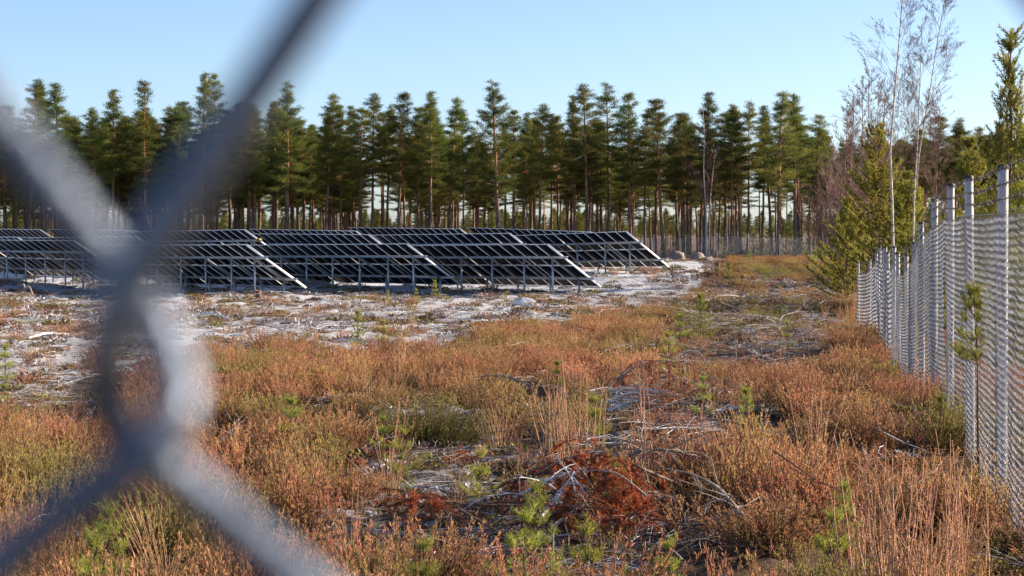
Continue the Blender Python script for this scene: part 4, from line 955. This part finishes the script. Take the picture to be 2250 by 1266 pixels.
boulder(1466, 0, 18, 8, 'small low stone left of the large brown boulder', 64, 'rock', D=188)
boulder(1532, 0, 44, 18, 'dark angular boulder between two far fence posts', 65, 'rock', D=186)
boulder(1556, 0, 34, 14, 'pale cracked boulder right of the dark angular one', 66, 'rock', D=184)
boulder(1562, 0, 14, 7, 'small pale stone in front of the cracked boulder', 67, 'rock_frost', D=178)
boulder(1352, 676, 22, 7, 'small dark stone at the edge of the frosted clearing', 68, 'rock')
boulder(120, 660, 44, 14, 'flat whitish stone at the left below the panels', 69, 'rock_frost')
boulder(1050, 716, 24, 6, 'small flat stone in the frosted clearing', 70, 'rock')

def stump(px, py, wpx, hpx, label, seed, top='frost_twig', D=None, roots=5, side='dark_wood'):
    X, Dd = at(px, py); Rr = wpx*Dd/F/2; H = hpx*Dd/F; r = np.random.default_rng(seed); root = empty('tree_stump', (X, Dd, gz(X, Dd)), r.uniform(0, 6)); tag(root, label, 'stump')
    n = 18; a = np.arange(n)*2*math.pi/n; b = MB(); rings = []
    for z, s in ((-.1, 1.45), (H*.25, 1.15), (H*.6, 1.0), (H, .97)): rings.append(np.stack([np.cos(a)*Rr*s*(1+.08*np.sin(a*3+seed)), np.sin(a)*Rr*s*(1+.08*np.cos(a*4)), np.full(n, z)+.04*H*np.sin(a*2)*(z > 0)], 1))
    V = np.concatenate(rings); i = np.arange(3)[:, None]*n; j = np.arange(n)[None]; b.quads(V, np.stack([i+j, i+(j+1) % n, i+n+(j+1) % n, i+n+j], -1).reshape(-1, 4), 0)
    for k in range(roots):
        t = r.uniform(0, 6.28); L = Rr*r.uniform(1.2, 2.4); s_ = np.linspace(0, 1, 5)
        b.tube(np.stack([np.cos(t)*(Rr*.7+L*s_), np.sin(t)*(Rr*.7+L*s_), H*.35*(1-s_)**1.5-.03+.02*s_], 1), Rr*.28*(1-s_*.8), 6, 0)
    link('stump_wood', b.mesh('stump_wood', [M[side]]), root)
    b = MB(); V = np.vstack([rings[-1]*np.array([.96, .96, 1])+np.array([0, 0, .006]), [[0, 0, H+.01]]]); b.tris(V, [(k, (k+1) % n, n) for k in range(n)]); link('cut_face', b.mesh('cut_face', [M[top]]), root)
stump(131, 772, 46, 14, 'flat cut stump with frosted top in the clearing at the left', 71)
stump(568, 660, 12, 20, 'small upturned stump in front of the bright edged solar table', 72, 'wood_cut')
stump(1634, 622, 12, 16, 'pale stump among brushwood on the right slope', 73, 'wood_cut')
stump(1577, 600, 12, 26, 'dark splintered stump at the right edge of the frost', 74, 'dark_wood')
stump(1212, 905, 60, 26, 'dark stump hollow under the arching branch at the middle', 75, 'dark_wood')
stump(1440, 975, 56, 26, 'dark stump under the right end of the brush pile', 76, 'dead_wood')
stump(1235, 1175, 110, 60, 'big dark stump in the hollow among rusty branches', 77, 'dark_wood')
stump(1150, 720, 30, 8, 'low stump in the frosted clearing right of the middle', 78)
stump(620, 690, 26, 8, 'low dark stump in the clearing right of the wires', 79)
stump(905, 1030, 40, 18, 'charred looking stump by the seedling on the frosted strip', 80, 'dark_wood')

def log(pA, pB, rpx, label, name='fallen_log', m='dead_wood', cut='wood_cut', lift=0.0, bend=.03, seed=0, sides=9):
    XA, DA = at(*pA); XB, DB = at(*pB); r = np.random.default_rng(seed); n = 9; t = np.linspace(0, 1, n)
    X = XA+(XB-XA)*t; D = DA+(DB-DA)*t; rad = rpx*DA/F; L = math.hypot(XB-XA, DB-DA)
    Z = np.interp(t, [0, 1], [gz(XA, DA), gz(XB, DB)])+rad*1.2+lift+bend*L*np.sin(t*math.pi)
    Z = np.maximum(Z, ground(X, D)+rad*.6)
    Pp = np.stack([X, D, Z], 1)+r.normal(0, L*.006, (n, 3)); root = empty(name, tuple(Pp[0])); tag(root, label, 'log'); Pp = Pp-Pp[0]
    b = MB(); b.tube(Pp, rad*np.linspace(1, .7, n), sides, 0, True, 1)
    for k in range(5):
        i = r.integers(1, n-1); d = r.normal(0, 1, 3); d[2] = abs(d[2]); d /= np.linalg.norm(d); b.tube([Pp[i], Pp[i]+d*rad*3], [rad*.3, rad*.15], 5, 0)
    link('stem', b.mesh('stem', [M[m], M[cut]]), root)
log((1168,1222), (1290,1240), 9, 'cut log with shade-coloured sawn end lying at the bottom middle', seed=1, m='wood_cut', cut='dark_wood')  # dark end material paints in the shade on the face turned from the sun
log((700,968), (865,978), 5.5, 'pale barkless log along the frosted strip left of the middle', seed=2, lift=.05, m='twig_pale')
log((380,985), (640,985), 4, 'long thin pale stem lying just right of the wire crossing', seed=3, m='twig_pale')
log((1330,885), (1475,893), 6, 'thickest frosted stem at the front of the brush pile', seed=4, lift=.12, m='frost_twig')
log((1600,880), (1720,870), 4, 'frosted stem lying right of the rusty branches', seed=5, lift=.1, m='frost_twig')
log((1560,928), (1640,922), 4, 'short frosted stem half buried below the rusty branches', seed=6, lift=.05, m='frost_twig')
log((1530,668), (1660,655), 2.2, 'long pale stem lying at the right edge of the clearing', seed=7, m='twig_pale')
log((430,700), (505,712), 3, 'frosted stem on the clearing right of the upper wire', seed=8, m='frost_twig')
log((60,745), (150,738), 3, 'thin frosted stem left of the flat stump', seed=9, m='frost_twig')
log((730,752), (830,757), 2.5, 'frosted stem along the edge of the heather left of the seedlings', seed=10, m='frost_twig')
log((950,718), (1040,725), 2, 'thin stem on the brightest frost patch', seed=11, m='twig_pale')
log((1000,1130), (1115,1135), 4, 'grey stem left of the hollow', seed=12, m='dead_wood')
log((35,640), (70,655), 2.4, 'pale leaning stick below the leftmost posts', seed=13, m='twig_pale', lift=.2)
log((560,712), (640,716), 2.5, 'pale stem in the clearing below the bright edged table', seed=14, m='frost_twig')

def branch(path, D, rad, label, seed, m='twig_pale', nb=6, rust=0, droop=0.0, name='dead_branch', depth=1, nl=.4):
    """path: photo pixels of an arching branch at depth D (its ends rest on the ground)"""
    r = np.random.default_rng(seed); pts = np.array([((x-1125)/F*(D+dd), D+dd, EYE+(HY-y)*(D+dd)/F) for x, y, dd in path])
    gzs = ground(pts[:, 0], pts[:, 1]); pts[:, 2] = np.maximum(pts[:, 2], gzs+.02)
    n = 3*len(pts); src = np.linspace(0, 1, len(pts)); tt = np.linspace(0, 1, n); P_ = np.stack([np.interp(tt, src, pts[:, k]) for k in range(3)], 1); P_[1:-1] = (P_[:-2]+2*P_[1:-1]+P_[2:])/4
    o0 = P_[0].copy(); root = empty(name, tuple(o0)); tag(root, label, 'branch'); P_ = P_-o0
    b = MB(); b.tube(P_, np.linspace(rad, rad*.3, n), 6, 0)
    Ns = []; Nd = []
    for k in range(nb):
        i = r.integers(1, n-1); d = r.normal(0, 1, 3); d[2] = d[2]*.4+(.2 if not rust else -.1); d /= np.linalg.norm(d); L = nl*r.uniform(.4, 1.2); q = [P_[i]]; e = d.copy()
        for s in range(5): e = e+r.normal(0, .15, 3)+np.array([0, 0, droop-.05]); e /= np.linalg.norm(e); q.append(q[-1]+e*L/5)
        q = np.array(q); b.tube(q, np.linspace(rad*.45, rad*.12, 6), 4, 0, False); Ns.append(q)
        for s in range(3 if depth else 0):
            j = r.integers(1, 5); e2 = (q[j+1]-q[j]); e2 = e2/np.linalg.norm(e2)+r.normal(0, .5, 3); e2 /= np.linalg.norm(e2); L2 = L*.4*r.uniform(.5, 1.2)
            w = np.array([q[j], q[j]+e2*L2*.5, q[j]+e2*L2+np.array([0, 0, -.03])]); b.tube(w, [rad*.25, rad*.15, rad*.08], 3, 0, False); Ns.append(w)
    link('wood', b.mesh('wood', [M[m]]), root)
    if rust:
        A = np.concatenate([w[:-1] for w in Ns]); B = np.concatenate([w[1:] for w in Ns]); k = rust; t = r.uniform(0, 1, (len(A), k, 1)); C = (A[:, None]+(B-A)[:, None]*t).reshape(-1, 3)
        dv = np.repeat(B-A, k, 0); dv /= np.linalg.norm(dv, axis=1)[:, None]; dv = dv*.7+r.normal(0, .6, dv.shape)+np.array([0, 0, -.25])
        b = MB(); b.blades(C, dv, r.uniform(.025, .05, len(C)), .006, 0, r); link('needles', b.mesh('needles', [M['rust_needle']]), root)
def bb(x, y): return at(x, y, .10)[1]
D0 = bb(1640, 1165)
branch([(1640,1140,0),(1600,1095,.1),(1570,1065,.2),(1520,1040,.3),(1460,1030,.4)], D0, .012, 'pale bare branch arching over the right side of the hollow', 601, 'twig_pale', 7, nl=.35)
branch([(1545,1130,0),(1555,1105,0),(1590,1096,.05)], D0-.2, .008, 'short forked pale branch under the arch', 602, 'twig_pale', 4, nl=.25)
D1 = bb(1250, 1130)
branch([(1480,1060,.5),(1400,1025,.3),(1330,990,.2),(1250,1000,.1),(1180,1040,0)], D1, .012, 'rusty dead conifer bough topping the heap over the hollow', 603, 'dead_wood', 26, 26, -.25, nl=.42)
branch([(1420,1090,-.2),(1360,1040,-.2),(1300,1030,-.1),(1240,1060,0)], D1-.3, .010, 'rusty bough hanging over the right of the hollow', 604, 'dead_wood', 22, 26, -.3, nl=.36)
branch([(1120,1075,.2),(1170,1030,.2),(1230,1010,.1)], D1+.3, .010, 'rusty bough at the left rim of the hollow', 605, 'dead_wood', 16, 24, -.25, nl=.32)
branch([(1130,1095,0),(1190,1060,0),(1260,1035,0)], D1-.2, .014, 'frosted bough crossing the dark hollow', 606, 'frost_twig', 12, 0, -.1, nl=.35)
branch([(1190,1135,-.3),(1230,1090,-.1),(1262,1035,0)], D1-.4, .012, 'frosted broken branch standing in the hollow', 607, 'frost_twig', 9, 0, -.15, nl=.3)
branch([(1060,1110,-.3),(1180,1110,-.3),(1330,1115,-.4),(1420,1145,-.6)], D1-.5, .007, 'thin dark branch bowed across the front of the hollow', 608, 'dark_wood', 8, 0, nl=.4)
for i, (pth, q) in enumerate([([(1100,1130,-.3),(1180,1085,-.2),(1290,1075,-.1)], 'low dark bough at the left base of the rusty heap'), ([(1160,1150,-.4),(1240,1120,-.3),(1340,1110,-.2)], 'dark tangled bough in the mouth of the hollow'),
        ([(1210,1160,-.5),(1290,1100,-.2),(1400,1085,0)], 'dark bough under the right half of the rusty heap'), ([(1120,1060,.2),(1200,1040,.3),(1300,1030,.4)], 'dark bough behind the rusty heap'),
        ([(1330,1170,-.5),(1380,1130,-.4),(1450,1120,-.3)], 'brown bough between the heap and the arching pale branch'), ([(1380,1000,.5),(1450,985,.5),(1520,1000,.5)], 'brown bough behind the arching pale branch'),
        ([(1440,1180,-.5),(1530,1150,-.4),(1640,1160,-.5)], 'brown tangle under the arching pale branch'), ([(850,1110,0),(920,1090,.1),(990,1105,.1)], 'brown tangle left of the hollow, below the seedlings'),
        ([(900,1190,0),(980,1165,.1),(1060,1185,.1)], 'brown tangle near the bottom left of the cut log'), ([(1290,1200,0),(1360,1180,.1),(1440,1215,.1)], 'brown tangle just behind the right end of the cut log')]):
    branch(pth, D1-.25, .013, q, 700+i, ['dark_wood', 'twig_brown', 'dead_wood'][i % 3], 20, 10 if i in (1, 4, 7) else 0, -.08, nl=.38)
D2 = bb(1160, 880)
branch([(1200,870,0),(1160,845,.1),(1100,822,.3),(1040,830,.5)], D2, .022, 'dark bough arching left with hanging rusty needles', 609, 'dead_wood', 16, 22, -.35, nl=.45)
branch([(1230,865,0),(1180,840,.2),(1140,838,.3)], D2, .015, 'shorter dark bough beside the rusty arching one', 610, 'dark_wood', 8, 8, -.2, nl=.4)
branch([(660,800,0),(720,790,.2),(760,800,.2)], bb(700, 830), .014, 'bough with rusty tuft in the heather right of the wires', 611, 'dead_wood', 10, 24, -.2, nl=.5)
D3 = bb(1420, 870)
branch([(1340,850,0),(1375,815,.2),(1440,790,.4),(1560,795,.8)], D3, .016, 'bare bough bowed over the rusty needles right of the middle', 612, 'dead_wood', 16, 20, -.3, nl=.6)
branch([(1360,860,0),(1420,830,.3),(1500,830,.5),(1560,860,.6)], D3+.5, .014, 'rusty bough spread behind the brush pile', 613, 'dead_wood', 22, 26, -.2, nl=.6)
branch([(1450,780,0),(1520,800,0),(1580,840,-.1)], D3+1, .014, 'long bare branch slanting down right of the seedling', 614, 'dead_wood', 6, 0, nl=.5)
branch([(1480,870,0),(1540,850,.2),(1600,860,.3),(1660,850,.3)], D3+.3, .014, 'rusty bough right of the brush pile', 615, 'dead_wood', 20, 24, -.2, nl=.5)
D4 = bb(1390, 900)
for i in range(16):
    r_ = np.random.default_rng(900+i); x0 = 1310+r_.uniform(-15, 40); x1 = x0+r_.uniform(70, 170); y0 = 850+i*3.4+r_.uniform(-4, 4)
    branch([(x0,y0+6,0),((x0+x1)/2,y0-r_.uniform(2, 12),.1),(x1,y0+r_.uniform(0, 16),.1)], D4+.6-i*.06, .009, '%s of the frosted sticks heaped in the brush pile, from the top' % (ORD+['sixteenth'])[i], 620+i, ['frost_twig', 'twig_pale'][i % 2], 2, 0, depth=0, nl=.25, name='dead_branch')
branch([(520,730,0),(580,712,.5),(660,740,0)], bb(590, 745), .018, 'branch lying in the clearing above the russet heather', 650, 'twig_brown', 8, nl=.5)
branch([(1200,735,0),(1250,712,0),(1290,735,0)], bb(1240, 745), .012, 'curved stick at the upper edge of the heather', 651, 'twig_pale', 4, nl=.4)
branch([(1640,610,0),(1690,600,0),(1740,606,0)], bb(1680, 615), .03, 'branch tangle right of the pale stump', 652, 'twig_pale', 12, nl=.9)
branch([(480,970,0),(520,948,.1),(560,960,.1)], bb(520, 985), .008, 'pale forked twig beside the wire crossing', 653, 'twig_pale', 6, nl=.35)
branch([(1500,1230,0),(1470,1200,0),(1400,1190,.1),(1330,1210,.1)], bb(1440, 1240), .006, 'bent pale stick behind the cut log', 654, 'twig_pale', 7, nl=.25)
branch([(1215,1215,0),(1216,1160,0),(1240,1140,0)], bb(1216, 1225), .006, 'hooked pale stalk standing behind the cut log', 655, 'twig_pale', 1, nl=.1)
branch([(1010,1120,0),(1080,1160,-.1),(1130,1190,-.2)], bb(1080, 1200), .009, 'dark stick slanting down left of the cut log', 656, 'dark_wood', 3, nl=.25)
branch([(1700,990,0),(1800,1060,-.2),(1950,1120,-.6)], bb(1800, 1130), .006, 'thin dark stem slanting across the heather to the birch shoots', 657, 'dark_wood', 5, nl=.3)
branch([(470,1150,0),(500,1075,.1),(520,1060,.1)], bb(480, 1170), .007, 'bent straw coloured stalk below the crossing', 658, 'twig_pale', 2, nl=.2)
for i, (x, y, w) in enumerate([(1560,720,90),(1640,735,110),(1700,712,90),(1600,760,120),(1720,760,100),(1530,775,80),(1660,790,110),(1780,735,70),(1500,690,80),(1620,690,110)]):
    branch([(x-w/2,y+4,0),(x,y-12,.2),(x+w/2,y+6,0)], bb(x, y+6), .013, '%s grey bough lying on the brushwood slope, from the left' % ORD[[5,3,8,2,7,1,4+2,9,0,4][i] if False else sorted([1560,1640,1700,1600,1720,1530,1660,1780,1500,1620]).index(x)], 670+i, ['twig_pale', 'frost_twig', 'dead_wood'][i % 3], 14, 5 if i % 2 else 0, -.05, nl=.6)

# ------------------------------------------------------------------ chain-link fence right in front of the lens
def near_fence():
    dep = .115; k = dep/F       # metres per photo pixel on the fence plane
    def XZ(px, py): return (px-1125)*k, EYE+(HY-py)*k
    ys = {0: 862, 1: -1250, -1: 2300}
    y = ys[1]; j = 1
    while EYE+(HY-y)*k < 2.1: j += 1; y -= 1900; ys[j] = y
    y = ys[-1]; j = -1
    while EYE+(HY-y)*k > .06: j -= 1; y += 1700; ys[j] = y
    js = sorted(ys, reverse=True); a = 1280; ov = 165; cx = 318
    rad = .00140
    def wire(side):     # node x alternates; parity decides which side the bend is on
        P_ = []
        for n, j in enumerate(js):
            right = (j+side) % 2 == 0
            x = (a+ov) if right else -ov
            # legs '/' lie in front, legs '\\' behind
            tl = .0018
            up = ys[j]
            for dy, xx in (((-330, 293), (-190, 183), (-90, 118), (0, 92), (85, 108), (145, 163), (250, 325), (350, 443)) if right else ((-330, 192), (-190, 112), (-90, 88), (0, 78), (85, 102), (145, 163), (250, 290 if j < 1 else 165), (350, 400 if j < 1 else 200))):
                # bend rounding; front/back shift in depth
                sg = -1 if right else 1
                front_before = not right     # leg above this node: '/' if it leads to the left node
                yv = (-tl if front_before else tl); ya = -yv
                t = min(max((dy+190)/380, 0), 1); yd = yv+(ya-yv)*t
                P_.append(((x+sg*xx)*k, yd, -(up+dy)*k))
        return np.array(P_)
    roots = empty('chain_link_fence', (0, dep, 0)); tag(roots, 'blurred chain link mesh of bluish wire right in front of the lens', 'fence')
    MS = []
    for side in (0, 1):
        b = MB(); b.tube(wire(side), rad, 10, 0, False); MS.append(b.mesh('wire', [M['wire']], True))
    # wire w occupies x from node column w to w+1; column 0 is the crossing seen at photo x = 318
    for w in range(-16, 17):
        side = 1 if w % 2 == 0 else 0
        # at row 0 the wire starting in column 0 has its left bend there
        o = link('wire', MS[side], roots)
        o.location = ((cx-1125+w*a)*k, 0, EYE+HY*k)
near_fence()
